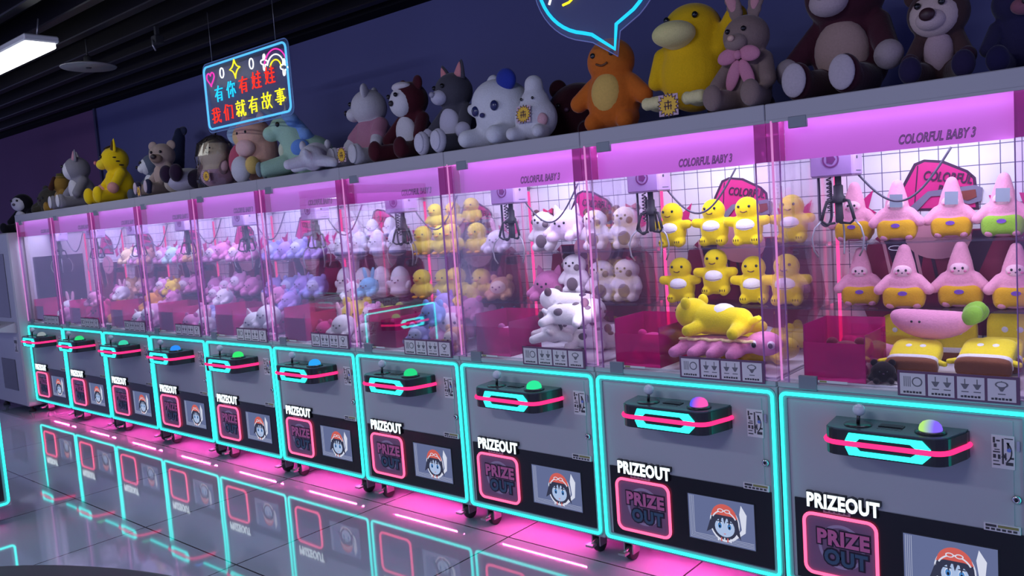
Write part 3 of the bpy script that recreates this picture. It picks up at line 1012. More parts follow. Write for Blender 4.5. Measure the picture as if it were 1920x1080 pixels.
for q in range(4):
    dc.box(0.708 + 0.018 * q, 0.716 + 0.018 * q, -0.004, -0.003, 0.58, 0.60 + 0.03 * (q % 3), mi=1).box(0.706 + 0.018 * q, 0.718 + 0.018 * q, -0.004, -0.003, 0.66, 0.69, mi=1)
dc.build('sticker', [M_PAPER, M_INK], t)
for x_ in (0.08, 0.76):
    for y_ in (0.06, 0.56):
        MB().lathe([(0.03, 0.0), (0.03, 0.02), (0.012, 0.03), (0.012, 0.062)], 14, M=M_at(x_, y_, 0)).build('foot', M_DARK, t)

# dark padded bench that peeks in at the lower edge
t = thing('bench', 'dark padded bench in the lower corner, only its rounded edge in view', 'bench', (5.60, -1.995, 0), 0.44)
S = Matrix.Diagonal((2.5, 1, 1, 1))
MB().lathe([(0.02, 0.33), (0.25, 0.33), (0.285, 0.345), (0.300, 0.385), (0.290, 0.425), (0.25, 0.445), (0.02, 0.45)], 64, M=S).build('seat', pbr('navy_vinyl', (0.012, 0.012, 0.026), 0.5), t)
for q in range(4):
    a = PI / 4 + q * PI / 2
    MB().tube([(0.50 * math.copysign(1, math.cos(a)), 0.13 * math.copysign(1, math.sin(a)), 0.335), (0.54 * math.copysign(1, math.cos(a)), 0.15 * math.copysign(1, math.sin(a)), 0.0)], 0.016, 10).build('leg', M_DARK, t)



# ------------------------------------------------------------------ plush toys
PROTO = {}


def eyes(r, dx, y, z, rad, squash=0.5):
    for s_ in (-1, 1):
        MB().ell((s_ * dx, y, z), (rad, rad * squash, rad), nu=12, nv=8).build('eye', M_EYE, r)


def part(r, name, col, c, rad, rot=(0, 0, 0), e=1.0):
    return MB().ell(c, rad, rot, e=e).build(name, plushmat(col), r)


def cone_ear(r, c, h, w, lean, col, inner=None, d=0.4):
    M = M_at(c[0], c[1], c[2], 0, 0, lean)
    S = Matrix.Diagonal((1, d, 1, 1))
    prof = [(w * k, h * z) for k, z in ((1.0, 0), (0.86, 0.25), (0.62, 0.55), (0.32, 0.85), (0.08, 1.0))]
    o = MB().lathe(prof, 16, M=M @ S).build('ear', plushmat(col), r)
    if inner:
        M2 = M_at(c[0], c[1] - w * d * 0.55, c[2] + h * 0.06, 0, 0, lean)
        MB().lathe([(a * 0.68, b * 0.8) for a, b in prof], 14, M=M2 @ S).build('inner_ear', plushmat(inner), o)
    return o


def burst_tag(r, x, y, z, s=1.0, rx=0.0):
    """paper price tag: a yellow starburst on a pale card"""
    M = M_at(x, y, z, 0, rx)
    c = MB().box(-0.04 * s, 0.04 * s, -0.001, 0.001, -0.04 * s, 0.04 * s, M=M)
    for k, (ra, rb, mi) in enumerate(((0.048, 0.034, 1), (0.040, 0.030, 2))):
        pts = []
        for q in range(32):
            a = 2 * PI * q / 32
            rr = (ra if q % 2 == 0 else rb) * s
            pts.append((rr * math.cos(a), rr * math.sin(a)))
        c.prism(pts, -0.002 - 0.0008 * k, -0.001 - 0.0008 * k, mi=mi, M=M)
    for (a, b, c_, d_) in ((-0.016, 0.014, 0.008, 0.012), (-0.002, 0.003, -0.016, 0.018), (-0.018, 0.016, -0.006, -0.002), (-0.014, -0.010, -0.018, 0.006), (0.009, 0.013, -0.018, 0.004)):
        c.box(a * s, b * s, -0.0034, -0.0028, c_ * s, d_ * s, mi=1, M=M)
    return c.build('price_tag', [pbr('tag_card', H('c8a8b4'), 0.6), pbr('tag_dark', H('4a2430'), 0.6), pbr('tag_yellow', H('e8b830'), 0.55)], r)


def bow(r, y, z, col, s=1.0):
    b = MB()
    for q in (-1, 1):
        b.ell((q * 0.045 * s, y, z), (0.044 * s, 0.016 * s, 0.030 * s), (0, q * 0.25, 0))
        b.ell((q * 0.028 * s, y + 0.006, z - 0.075 * s), (0.026 * s, 0.012 * s, 0.062 * s), (0, q * -0.35, 0))
    b.ell((0, y - 0.008, z), (0.016 * s, 0.014 * s, 0.018 * s))
    return b.build('bow', plushmat(col), r)


def k_seated(r, fur='c0b0a0', belly=None, muzzle=None, face=None, ear='round', inner=None, sole=None, hand=None, foot=None, nose='241c20', turn=0.0, tilt=0.0,
             hs=1.0, shirt=None, fat=1.0, leg_dx=0.11, nose_r=0.016, lids=None):
    """sitting plush animal about 0.45 m tall, facing -y; the head may be turned"""
    F = plushmat(fur)
    hz, hy = 0.335, -0.01
    R = Euler((0, tilt, turn)).to_matrix()
    def Hd(p):
        v = R @ Vector((p[0] * hs, p[1] * hs, p[2] * hs))
        return (v.x, v.y + hy, v.z + hz)
    b = MB()
    b.ell((0, 0.02, 0.135), (0.108 * fat, 0.095, 0.135)).ell((0, 0.0, 0.22), (0.08 * fat, 0.075, 0.09))
    b.ell(Hd((0, 0, 0)), (0.112 * hs, 0.104 * hs, 0.102 * hs), (0, tilt, turn))
    for s_ in (-1, 1):
        b.limb((s_ * 0.085 * fat, 0, 0.225, 0.040), (s_ * 0.135 * fat, -0.075, 0.125, 0.037))
        b.limb((s_ * 0.06, -0.03, 0.055, 0.054), (s_ * leg_dx, -0.18, 0.050, 0.046))
        b.ell((s_ * leg_dx, -0.195, 0.062), (0.046, 0.034, 0.060))
    b.fused('body', F, r, 0.0085)
    if belly:
        part(r, 'belly_patch', belly, (0, -0.048, 0.150), (0.078 * fat, 0.045, 0.098), (0.12, 0, 0))
    if shirt:
        sh = MB().ell((0, 0.018, 0.150), (0.116 * fat, 0.104, 0.118), e=0.9).ell((0, 0, 0.222), (0.088 * fat, 0.084, 0.075))
        for s_ in (-1, 1):
            sh.limb((s_ * 0.085 * fat, 0, 0.225, 0.049), (s_ * 0.118 * fat, -0.045, 0.165, 0.046))
        sh.fused('shirt', plushmat(shirt), r, 0.0085)
    if face:
        part(r, 'face_patch', face, Hd((0, -0.052, -0.012)), (0.088 * hs, 0.062 * hs, 0.082 * hs), (0, tilt, turn))
    if muzzle:
        part(r, 'muzzle', muzzle, Hd((0, -0.095, -0.034)), (0.054 * hs, 0.042 * hs, 0.040 * hs), (0, tilt, turn))
    ey = -0.108 if face else -0.096
    for s_ in (-1, 1):
        MB().ell(Hd((s_ * 0.042, ey, 0.022)), (0.0125 * hs,) * 3, nu=12, nv=8).build('eye', M_EYE, r)
    ny = -0.140 if muzzle else (-0.118 if face else -0.106)
    MB().ell(Hd((0, ny, -0.020)), (nose_r * 1.2, nose_r * 0.8, nose_r), (0, 0, turn), nu=12, nv=8).build('nose', pbr('nose_' + nose, H(nose), 0.5), r)
    for s_ in (-1, 1):
        if ear == 'round':
            c = Hd((s_ * 0.085, 0.01, 0.082))
            o = MB().ell(c, (0.042 * hs, 0.02 * hs, 0.042 * hs), (0, tilt, turn)).build('ear', F, r)
            if inner:
                c = Hd((s_ * 0.085, -0.006, 0.082))
                MB().ell(c, (0.029 * hs, 0.013 * hs, 0.029 * hs), (0, tilt, turn)).build('inner_ear', plushmat(inner), o)
        elif ear == 'cat':
            cone_ear(r, Hd((s_ * 0.066, 0.0, 0.066)), 0.095 * hs, 0.046 * hs, s_ * 0.32 + tilt, fur, inner)
        elif ear == 'rabbit':
            e = MB()
            for q in range(7):
                t_ = q / 6
                e.ell(Hd((s_ * (0.040 + 0.05 * t_), 0.0, 0.085 + 0.20 * t_)), (0.030 + 0.012 * math.sin(PI * t_), 0.016, 0.03), nu=12, nv=8)
            o = e.fused('ear', F, r, 0.007)
            if inner:
                MB().ell(Hd((s_ * 0.073, -0.011, 0.205)), (0.026, 0.011, 0.088), (0, s_ * 0.25, 0)).build('inner_ear', plushmat(inner), o)
        elif ear == 'floppy':
            e = MB().limb(Hd((s_ * 0.085, 0.0, 0.065)) + (0.026,), Hd((s_ * 0.128, -0.015, -0.05)) + (0.036,))
            e.fused('ear', plushmat(inner or fur), r, 0.008)
        if sole:
            part(r, 'foot_sole', sole, (s_ * leg_dx, -0.222, 0.064), (0.040, 0.012, 0.052))
        if foot:
            part(r, 'foot', foot, (s_ * leg_dx, -0.198, 0.062), (0.050, 0.036, 0.064))
        if hand:
            part(r, 'hand', hand, (s_ * 0.142 * fat, -0.088, 0.110), (0.042, 0.042, 0.044))


def k_stand(r, fur='f0d818', belly='f4f2f4', feet_marks=True, arm=0.0, mouth='6a3a18', spikes=None, ears=False, big=1.0, belly_r=(0.042, 0.024, 0.030), belly_z=0.086, seam=True):
    """upright chubby plush about 0.21 m tall, stub arms held out"""
    b = MB()
    b.ell((0, 0.0, 0.072), (0.062, 0.052, 0.070), e=0.92).ell((0, -0.004, 0.155), (0.052 * big, 0.048, 0.052))
    for s_ in (-1, 1):
        b.limb((s_ * 0.045, -0.004, 0.100, 0.024), (s_ * 0.082, -0.016, 0.104 + arm, 0.021))
        b.limb((s_ * 0.034, -0.004, 0.028, 0.028), (s_ * 0.040, -0.030, 0.020, 0.022))
    b.fused('body', plushmat(fur), r, 0.0045)
    if belly:
        o = part(r, 'belly_patch', belly, (0, -0.034, belly_z), belly_r)
        if seam:
            MB().tube([(-0.036 + 0.072 * q / 8, -0.050 - 0.007 * math.sin(PI * q / 8), 0.076 - 0.004 * math.sin(PI * q / 8)) for q in range(9)], 0.0016, 6).build('belly_seam', pbr('seam_thread', H('907888'), 0.7), o)
    eyes(r, 0.023, -0.048, 0.166, 0.0062)
    if mouth:
        MB().tube([(-0.014 + 0.028 * q / 6, -0.0515, 0.146 - 0.005 * math.sin(PI * q / 6)) for q in range(7)], 0.0024, 6).build('mouth', pbr('mouth_thread', H(mouth), 0.6), r)
    if feet_marks:
        for s_ in (-1, 1):
            m = MB()
            for q in (-1, 0, 1):
                m.ell((s_ * 0.040 + q * 0.010, -0.0505, 0.024), (0.0022, 0.003, 0.006), nu=8, nv=6)
            m.build('toe_stitching', pbr('toe_thread', H('5a4010'), 0.7), r)
    if spikes:
        for q in range(3):
            cone_ear(r, (0, 0.028 + 0.012 * q, 0.195 - 0.030 * q), 0.03, 0.014, 0, spikes)
    if ears:
        for s_ in (-1, 1):
            part(r, 'ear', fur, (s_ * 0.036, 0.004, 0.198), (0.017, 0.011, 0.017))


def k_hood(r, fur='e8a0b8', shorts='d0a020', mark='7a50b0', card=False, loop=False):
    """pink plush doll with a pointed hood, arms held out, wearing shorts"""
    b = MB()
    b.ell((0, 0, 0.050), (0.066, 0.040, 0.052), e=0.9).ell((0, 0, 0.092), (0.058, 0.036, 0.050))
    for q in range(8):
        t_ = q / 7
        b.ell((0.004 * t_, 0, 0.12 + 0.082 * t_), (0.044 - 0.022 * t_ ** 1.4, 0.034 - 0.012 * t_, 0.026), nu=14, nv=9)
    for s_ in (-1, 1):
        b.limb((s_ * 0.044, 0, 0.098, 0.024), (s_ * 0.080, -0.014, 0.066, 0.019))
        b.limb((s_ * 0.034, -0.004, 0.028, 0.026), (s_ * 0.042, -0.022, 0.018, 0.019))
    b.fused('body', plushmat(fur), r, 0.0042)
    sh = MB().ell((0, 0, 0.044), (0.071, 0.045, 0.038), e=0.62)
    for s_ in (-1, 1):
        sh.limb((s_ * 0.036, -0.004, 0.036, 0.031), (s_ * 0.041, -0.014, 0.026, 0.028))
    o = sh.fused('shorts', plushmat(shorts), r, 0.0045)
    MB().prism(disc(0, 0.056, 0.015, 0.008, 16), -0.0478, -0.043).build('shorts_print', plushmat(mark), o)
    part(r, 'face_patch', 'f0c4d0', (0, -0.0225, 0.132), (0.030, 0.016, 0.024))
    for s_ in (-1, 1):
        MB().ell((s_ * 0.012, -0.0385, 0.137), (0.0040, 0.003, 0.0048), nu=10, nv=8).build('eye', M_EYE, r)
        part(r, 'cheek', 'd878a0', (s_ * 0.019, -0.0345, 0.126), (0.005, 0.004, 0.004))
    MB().ell((0, -0.0395, 0.128), (0.003, 0.002, 0.0025), nu=10, nv=8).build('nose', pbr('nose_plum', H('503048'), 0.5), r)
    if card:
        MB().box(-0.022, 0.022, -0.046, -0.0445, 0.130, 0.178, M=M_at(0, 0, 0, 0, 0.10, 0.05)).build('hang_tag', pbr('grey_card', H('8c98a4'), 0.5), r)
    if loop:
        MB().tube([(-0.008 + 0.022 * math.cos(a) - 0.016, 0, 0.214 + 0.008 * math.sin(a)) for a in [2 * PI * q / 16 for q in range(16)]], 0.0013, 6, closed=True).build('hang_loop', pbr('white_cord', (0.7, 0.7, 0.74), 0.5), r)


def k_cow(r, fur='efe9ea', spot='7a6a70', ear='5c3c3c', seed=1, bowcol=None):
    """standing white plush with brown spots"""
    b = MB()
    b.ell((0, 0, 0.062), (0.066, 0.054, 0.062), e=0.94).ell((0, -0.006, 0.148), (0.064, 0.056, 0.054))
    for s_ in (-1, 1):
        b.limb((s_ * 0.052, -0.01, 0.098, 0.022), (s_ * 0.070, -0.024, 0.070, 0.020))
        b.limb((s_ * 0.034, -0.01, 0.022, 0.025), (s_ * 0.038, -0.040, 0.020, 0.021))
    b.fused('body', plushmat(fur), r, 0.0045)
    part(r, 'spot', spot, (0.004, -0.050, 0.052), (0.032, 0.012, 0.034))
    part(r, 'spot', spot, (0.034, -0.048, 0.136), (0.017, 0.013, 0.017))
    part(r, 'spot', spot, (-0.046, -0.034, 0.150), (0.012, 0.016, 0.015))
    eyes(r, 0.020, -0.059, 0.160, 0.006)
    MB().ell((0, -0.063, 0.146), (0.008, 0.005, 0.006), nu=10, nv=8).build('nose', pbr('nose_brown', H('4a3434'), 0.5), r)
    for s_ in (-1, 1):
        part(r, 'ear', ear, (s_ * 0.052, 0.006, 0.192), (0.022, 0.012, 0.019), (0, s_ * 0.4, 0))
    if bowcol:
        o = MB()
        for s_ in (-1, 1):
            o.prism([(0.034, 0.200), (0.034 + s_ * 0.026, 0.214), (0.034 + s_ * 0.024, 0.188)], -0.02, -0.008)
        o.build('bow', plushmat(bowcol), r)


def k_duckling(r, fur='ecd850', beak='d89a20'):
    """plump plush chick: a ball head on a wider ball body"""
    b = MB()
    b.ell((0, 0, 0.048), (0.066, 0.056, 0.050)).ell((0, -0.006, 0.122), (0.057, 0.052, 0.052))
    for s_ in (-1, 1):
        b.limb((s_ * 0.056, -0.006, 0.068, 0.020), (s_ * 0.074, -0.016, 0.044, 0.016))
    b.fused('body', plushmat(fur), r, 0.0045)
    eyes(r, 0.026, -0.053, 0.124, 0.0055)
    MB().ell((0, -0.058, 0.110), (0.013, 0.010, 0.006)).build('beak', plushmat(beak), r)
    for s_ in (-1, 1):
        part(r, 'foot', beak, (s_ * 0.030, -0.048, 0.010), (0.018, 0.018, 0.009))


def k_egg(r, fur='e8e6ec', base='b8b4bc', face=True):
    """egg-shaped white plush with a grey base"""
    b = MB()
    b.ell((0, 0, 0.088), (0.058, 0.052, 0.086)).ell((0, 0, 0.04), (0.062, 0.056, 0.042))
    b.fused('body', plushmat(fur), r, 0.0048)
    part(r, 'base_band', base, (0, -0.002, 0.030), (0.064, 0.059, 0.024))
    if face:
        eyes(r, 0.020, -0.050, 0.098, 0.005)
        MB().ell((0, -0.053, 0.086), (0.007, 0.005, 0.004), nu=10, nv=6).build('nose', pbr('nose_grey', H('706878'), 0.5), r)
    for s_ in (-1, 1):
        part(r, 'arm', fur, (s_ * 0.060, -0.012, 0.070), (0.016, 0.014, 0.026), (0, s_ * 0.5, 0))


def k_round(r, fur='e0a8cc', face=None, ear='round', inner=None, snout=None):
    """round pile plush with small ears and paws"""
    b = MB()
    b.ell((0, 0, 0.078), (0.088, 0.078, 0.078))
    for s_ in (-1, 1):
        b.limb((s_ * 0.070, -0.030, 0.060, 0.024), (s_ * 0.088, -0.060, 0.040, 0.020))
        b.limb((s_ * 0.045, -0.050, 0.026, 0.026), (s_ * 0.052, -0.084, 0.022, 0.021))
    b.fused('body', plushmat(fur), r, 0.0055)
    if face:
        part(r, 'face_patch', face, (0, -0.050, 0.086), (0.060, 0.034, 0.048))
    yy = -0.083 if face else -0.076
    eyes(r, 0.026, yy, 0.092, 0.0065)
    MB().ell((0, yy - 0.004, 0.078), (0.008, 0.005, 0.006), nu=10, nv=6).build('nose', pbr('nose_plum', H('503048'), 0.5), r)
    for s_ in (-1, 1):
        if ear == 'round':
            part(r, 'ear', inner or fur, (s_ * 0.060, 0.004, 0.146), (0.026, 0.015, 0.026))
        elif ear == 'cat':
            cone_ear(r, (s_ * 0.048, 0.0, 0.130), 0.055, 0.028, s_ * 0.3, fur, inner)
        elif ear == 'long':
            part(r, 'ear', inner or fur, (s_ * 0.040, 0.008, 0.186), (0.018, 0.012, 0.054), (0, s_ * 0.22, 0))


def k_lying(r, fur='efe9ea', belly=None, spot=None, ear=None, foot=None, face=None):
    """plush animal lying along x on its belly, head at +x"""
    b = MB()
    b.limb((-0.085, 0, 0.050, 0.048), (0.050, 0, 0.052, 0.054), 8)
    b.ell((0.108, 0, 0.070), (0.062, 0.060, 0.056))
    for sx, sy in ((-0.10, -1), (-0.10, 1), (0.045, -1), (0.045, 1)):
        b.limb((sx, sy * 0.030, 0.034, 0.026), (sx - 0.012 * (1 if sx < 0 else -2), sy * 0.088, 0.022, 0.021))
    b.limb((-0.125, 0, 0.05, 0.016), (-0.165, 0.012, 0.066, 0.012))
    b.fused('body', plushmat(fur), r, 0.0055)
    if belly:
        part(r, 'belly_patch', belly, (-0.020, -0.004, 0.070), (0.050, 0.044, 0.040))
    if spot:
        for (x, y_, z_, q) in ((-0.05, -0.040, 0.066, 0.026), (0.030, -0.012, 0.094, 0.022), (-0.075, 0.016, 0.086, 0.022), (0.112, -0.050, 0.088, 0.016)):
            part(r, 'spot', spot, (x, y_, z_), (q, q * 0.7, q * 0.7))
    if face:
        part(r, 'face_patch', face, (0.138, 0, 0.062), (0.036, 0.048, 0.042))
    for s_ in (-1, 1):
        MB().ell((0.160, s_ * 0.024, 0.082), (0.005, 0.006, 0.0065), nu=10, nv=8).build('eye', M_EYE, r)
        part(r, 'ear', ear or fur, (0.098, s_ * 0.052, 0.112), (0.020, 0.014, 0.022))
        if foot:
            part(r, 'foot', foot, (-0.086 if s_ < 0 else 0.07, s_ * 0.094, 0.022), (0.024, 0.022, 0.024))
    MB().ell((0.171, 0, 0.066), (0.006, 0.009, 0.007), nu=10, nv=8).build('nose', pbr('nose_brown', H('4a3434'), 0.5), r)


def k_cushion(r, fur='f0dc30', band='ece8ea', base='7c4c34'):
    """square yellow cushion with a white stripe and a brown lower edge"""
    b = MB().ell((0, 0, 0.098), (0.086, 0.032, 0.096), e=0.45, nu=28, nv=18)
    b.build('cushion_body', plushmat(fur), r)
    part(r, 'stripe', band, (0, 0, 0.048), (0.0885, 0.0345, 0.016), e=0.5)
    part(r, 'lower_edge', base, (0, 0, 0.022), (0.0895, 0.0355, 0.022), e=0.5)
    for s_ in (-1, 1):
        MB().limb((s_ * 0.086, 0, 0.060, 0.012), (s_ * 0.110, -0.01, 0.034, 0.010)).fused('arm', plushmat(fur), r, 0.004)
        part(r, 'button', 'e8e8f0', (s_ * 0.024, -0.030, 0.124), (0.012, 0.004, 0.012))


def k_banana(r, fur='e498b8', leaf='86b840'):
    """long curved pink plush with a leafy green end"""
    b = MB()
    for q in range(13):
        t_ = q / 12
        a = (t_ - 0.5) * 1.5
        rr = 0.022 + 0.026 * math.sin(PI * min(1, t_ * 1.05)) ** 0.7
        b.ell((0.16 * math.sin(a), 0.0, 0.052 + 0.16 * (1 - math.cos(a)) * 0.55), (rr,) * 3, nu=14, nv=9)
    b.fused('body', plushmat(fur), r, 0.005)
    g = MB()
    for q in (-1, 0, 1):
        g.ell((0.122, q * 0.022, 0.088 + 0.012 * (q == 0)), (0.038, 0.020, 0.028), (0, -0.6, q * 0.35))
    g.fused('leaf_end', plushmat(leaf), r, 0.005)
    for s_ in (-1, 1):
        MB().ell((-0.036 + s_ * 0.012, -0.044, 0.066), (0.004, 0.003, 0.004), nu=10, nv=8).build('eye', M_EYE, r)


def k_squid(r, fur='e48cbc', trim='ecd0a0'):
    """flat wide pink plush with rounded fins and a cream frilled edge"""
    b = MB().ell((0, 0, 0.045), (0.20, 0.10, 0.036), e=0.9)
    b.ell((0.19, -0.02, 0.06), (0.075, 0.06, 0.05))
    for q in range(4):
        b.limb((-0.14 + 0.08 * q, -0.07, 0.035, 0.030), (-0.16 + 0.085 * q, -0.125, 0.024, 0.024))
    b.fused('body', plushmat(fur), r, 0.0075)
    t_ = MB()
    for q in range(15):
        t_.ell((-0.15 + 0.022 * q, -0.072 + 0.012 * math.sin(q * 1.8), 0.074), (0.016, 0.014, 0.008), nu=10, nv=7)
    t_.fused('frill', plushmat(trim), r, 0.005)
    for s_ in (-1, 1):
        e = part(r, 'eye_patch', 'f0e8f0', (0.205 + s_ * 0.034, -0.070, 0.064), (0.016, 0.010, 0.016))
        MB().ell((0.205 + s_ * 0.034, -0.079, 0.062), (0.010, 0.005, 0.011), nu=12, nv=8).build('eye', M_EYE, r)


def ground(r):
    """shift the meshes of a toy so that its lowest point is at its own base"""
    ms = [o.data for c in r.children for o in [c] + list(c.children)]
    lo = min(v.co.z for m in ms for v in m.vertices)
    for m in ms:
        m.transform(Matrix.Translation((0, 0, 0.0006 - lo)))


def place(kind, key, kw, name, label, cat, loc, rz=0.0, s=1.0, group=None, tilt=(0, 0)):
    if key in PROTO:
        r = dup(PROTO[key])
        r.location = loc
    else:
        r = thing(name, label, cat, loc)
        kind(r, **kw)
        ground(r)
        PROTO[key] = r
    r.rotation_euler = (tilt[0], tilt[1], rz)
    r.scale = (s, s, s)
    r['label'] = label
    r['category'] = cat
    if 'group' in r:
        del r['group']
    if group:
        r['group'] = group
    return r


# ---- toys inside the machines
ORD = ['first', 'second', 'third', 'fourth', 'fifth', 'sixth']
MN = {10: 'pink doll machine', 9: 'yellow dinosaur machine', 8: 'spotted cow machine', 7: 'duckling machine', 6: 'egg plush machine', 5: 'lavender plush machine', 4: 'pale pink plush machine',
      3: 'aqua button machine', 2: 'second machine from far end', 1: 'far end machine'}


def shelf_row(n, zi, items, xs, y=0.485, rz=0.12, s=1.0):
    """items: (kind, key, kw, name, look) for each place counted from the chute side"""
    z = (1.3255, 1.0735)[zi]
    for i, (it, x) in enumerate(zip(items, xs)):
        kind, key, kw, name, look = it
        place(kind, key, kw, name, '%s, %s from chute end, %s shelf, %s' % (look, ORD[i], ('upper', 'lower')[zi], MN[n]), 'plush toy',
              ((n - 1) * W + x, y + random.uniform(-0.006, 0.006), z), rz + random.uniform(-0.10, 0.10), s * random.uniform(0.97, 1.03), 'plush toys in the %s' % MN[n])


def pile(n, spots):
    """spots: (x, y, z above the case floor, rz, s, tilt, item, place words)"""
    for (x, y_, z_, rz, s, tilt, it, where) in spots:
        kind, key, kw, name, look = it
        place(kind, key, kw, name, '%s, %s, %s' % (look, where, MN[n]), 'plush toy', ((n - 1) * W + x, y_, 0.866 + (0.0 if z_ <= 0.062 else z_ * 0.8)), rz, s, 'plush toys in the %s' % MN[n], tilt)


DINO = (k_stand, 'dino', {}, 'plush_dinosaur', 'bright yellow white-bellied plush dinosaur')
DINOL = (k_lying, 'dinol', dict(fur='efd81c', belly='efedf2', ear='efd81c'), 'plush_dinosaur', 'yellow plush dinosaur lying down')
HOOD = (k_hood, 'hood', {}, 'plush_doll', 'pink hooded doll in yellow shorts')
HOODC = (k_hood, 'hoodc', dict(card=True), 'plush_doll', 'pink hooded doll with grey tag')
HOODG = (k_hood, 'hoodg', dict(shorts='8cb83c', card=True), 'plush_doll', 'pink hooded doll in green shorts')
HOODL = (k_hood, 'hoodl', dict(loop=True), 'plush_doll', 'pink hooded doll with cord loop')
CUSH = (k_cushion, 'cush', {}, 'plush_cushion', 'square yellow cushion')
BANA = (k_banana, 'bana', {}, 'plush_fruit', 'long curved pink plush with green end')
SQUID = (k_squid, 'squid', {}, 'plush_squid', 'flat wide pink plush with cream frill')
COW = (k_cow, 'cow', {}, 'plush_cow', 'white plush cow with brown spots')
COWB = (k_cow, 'cowb', dict(bowcol='c03060', ear='6a4448'), 'plush_cow', 'spotted plush cow with red bow')
COWL = (k_lying, 'cowl', dict(spot='6e6068', ear='6a5058'), 'plush_cow', 'lying white plush cow with spots')
DUCK = (k_duckling, 'duckling', {}, 'plush_duckling', 'pale yellow round plush duckling')
EGG = (k_egg, 'egg', {}, 'plush_egg', 'white egg plush')
EGGB = (k_egg, 'eggb', dict(fur='dfe0ee', base='7880a0'), 'plush_egg', 'white egg plush with blue base')


def RND(col, desc, ear='round', face=None, inner=None):
    return (k_round, 'r' + col + ear + str(face), dict(fur=col, ear=ear, face=face, inner=inner), 'plush_animal', desc)


PINKB = RND('e08cc0', 'pink round plush', 'round', None, 'c060a0')
PINKW = RND('e0a0cc', 'pink plush with pale face', 'round', 'efe2ee')
LILAC = RND('b094dc', 'lilac plush', 'cat')
LILAB = RND('a8a8e4', 'periwinkle plush', 'round', 'ccd0f0')
BLUEB = RND('8098dc', 'blue round plush', 'round')
SKYB = RND('7cc0e0', 'sky blue plush', 'long')
WHITB = RND('ebe8f0', 'white round plush', 'cat', None, 'e0a0b8')
WHITR = RND('e8e4ee', 'white plush rabbit', 'long', None, 'e4b0c8')
YELB = RND('ecd43c', 'yellow ball plush', 'round')
ORAB = RND('e0983c', 'orange plush', 'cat')
PEACH = RND('e8b8a0', 'peach plush', 'round', 'f0dcd0')
TAN = RND('d0a478', 'tan plush', 'round', 'ecdcc8')
MAGB = RND('d8348c', 'magenta plush', 'round')

X4 = (0.150, 0.325, 0.495, 0.665)
# nearest machine: pink dolls
shelf_row(10, 0, [HOOD, HOODC, HOODC, HOODG], (0.135, 0.300, 0.470, 0.640), s=1.0)
shelf_row(10, 1, [HOODL, HOODL, HOOD, HOOD], (0.150, 0.325, 0.500, 0.676), s=1.02)
pile(10, [
    (0.285, 0.530, 0.052, 0.05, 0.88, (-0.06, 0), CUSH, 'behind the curved pink plush'),
    (0.470, 0.530, 0.052, 0.05, 0.88, (-0.08, 0), CUSH, 'middle of the standing back row'),
    (0.660, 0.525, 0.052, 0.05, 0.96, (-0.06, 0.0), CUSH, 'standing at the corner away from chute'),
    (0.225, 0.350, 0.085, 0.30, 0.95, (0.1, 0.25), BANA, 'leaning over the magenta chute'),
    (0.455, 0.275, 0.085, -0.10, 1.10, (0, 0), BANA, 'on top of the front cushions'),
    (0.420, 0.110, 0.066, 0.04, 0.93, (-1.22, 0.0), CUSH, 'lying flat beside the chute'),
    (0.635, 0.110, 0.066, -0.02, 0.93, (-1.22, 0), CUSH, 'lying flat behind the picture cards'),
    (0.640, 0.310, 0.066, 0.05, 0.85, (-1.15, 0), CUSH, 'lying flat under the standing one'),
    (0.194, 0.165, 0.004, 0.2, 0.78, (0, 0), RND('7a2c40', 'dark red plush', 'round'), 'inside the magenta chute'),
    (0.345, 0.075, 0.002, 0.3, 0.46, (0, 0), RND('241a1c', 'small black plush', 'round'), 'down against the front glass'),
])
# yellow dinosaurs
shelf_row(9, 0, [DINO] * 4, (0.170, 0.340, 0.510, 0.680), s=0.98)
shelf_row(9, 1, [DINO] * 4, (0.165, 0.340, 0.512, 0.684), s=1.0)
pile(9, [
    (0.190, 0.500, 0.055, 0.10, 0.92, (0, 0), DINOL, 'behind the magenta chute'),
    (0.400, 0.350, 0.060, 2.9, 0.95, (0, 0), DINOL, 'middle of the back row'),
    (0.570, 0.505, 0.060, 0.05, 0.98, (0, 0), DINOL, 'by the yellow heap end of back row'),
    (0.620, 0.300, 0.045, 0.3, 0.78, (0, 0), DINOL, 'at the corner away from chute'),
    (0.500, 0.165, 0.115, 3.0, 1.15, (0, 0), DINOL, 'riding on the flat pink plush'),
    (0.515, 0.160, 0.0, 0.0, 0.96, (0, 0), SQUID, 'behind the picture cards'),
    (0.194, 0.165, 0.004, 0.2, 0.78, (0, 0), MAGB, 'inside the magenta chute'),
])
# spotted cows
shelf_row(8, 0, [COWB, RND('e0c8dc', 'fluffy pale pink plush', 'cat'), COW, COWB], (0.200, 0.370, 0.535, 0.690), s=0.98)
shelf_row(8, 1, [RND('d07cac', 'dusty pink plush', 'cat'), COW, COW, COWB], (0.205, 0.375, 0.535, 0.690), s=0.98)
pile(8, [
    (0.195, 0.500, 0.055, 0.1, 0.92, (0, 0), COWL, 'behind the chute'),
    (0.580, 0.500, 0.060, 3.1, 0.98, (0, 0), COWL, 'back row away from chute'),
    (0.500, 0.250, 0.080, 3.3, 0.95, (0, 0), COWL, 'over the others in the middle row'),
    (0.600, 0.330, 0.040, 0.1, 0.95, (0, 0), COWL, 'middle row by the corner post'),
    (0.420, 0.185, 0.000, 2.2, 0.95, (0, 0), COWL, 'front row beside the chute'),
    (0.620, 0.130, 0.000, 0.1, 0.98, (0, 0), COWL, 'front row behind the picture cards'),
    (0.194, 0.165, 0.004, 0.2, 0.78, (0, 0), PINKB, 'inside the magenta chute'),
    (0.130, 0.350, 0.010, 0.2, 0.75, (0, 0), LILAC, 'between the chute and the side pane'),
])
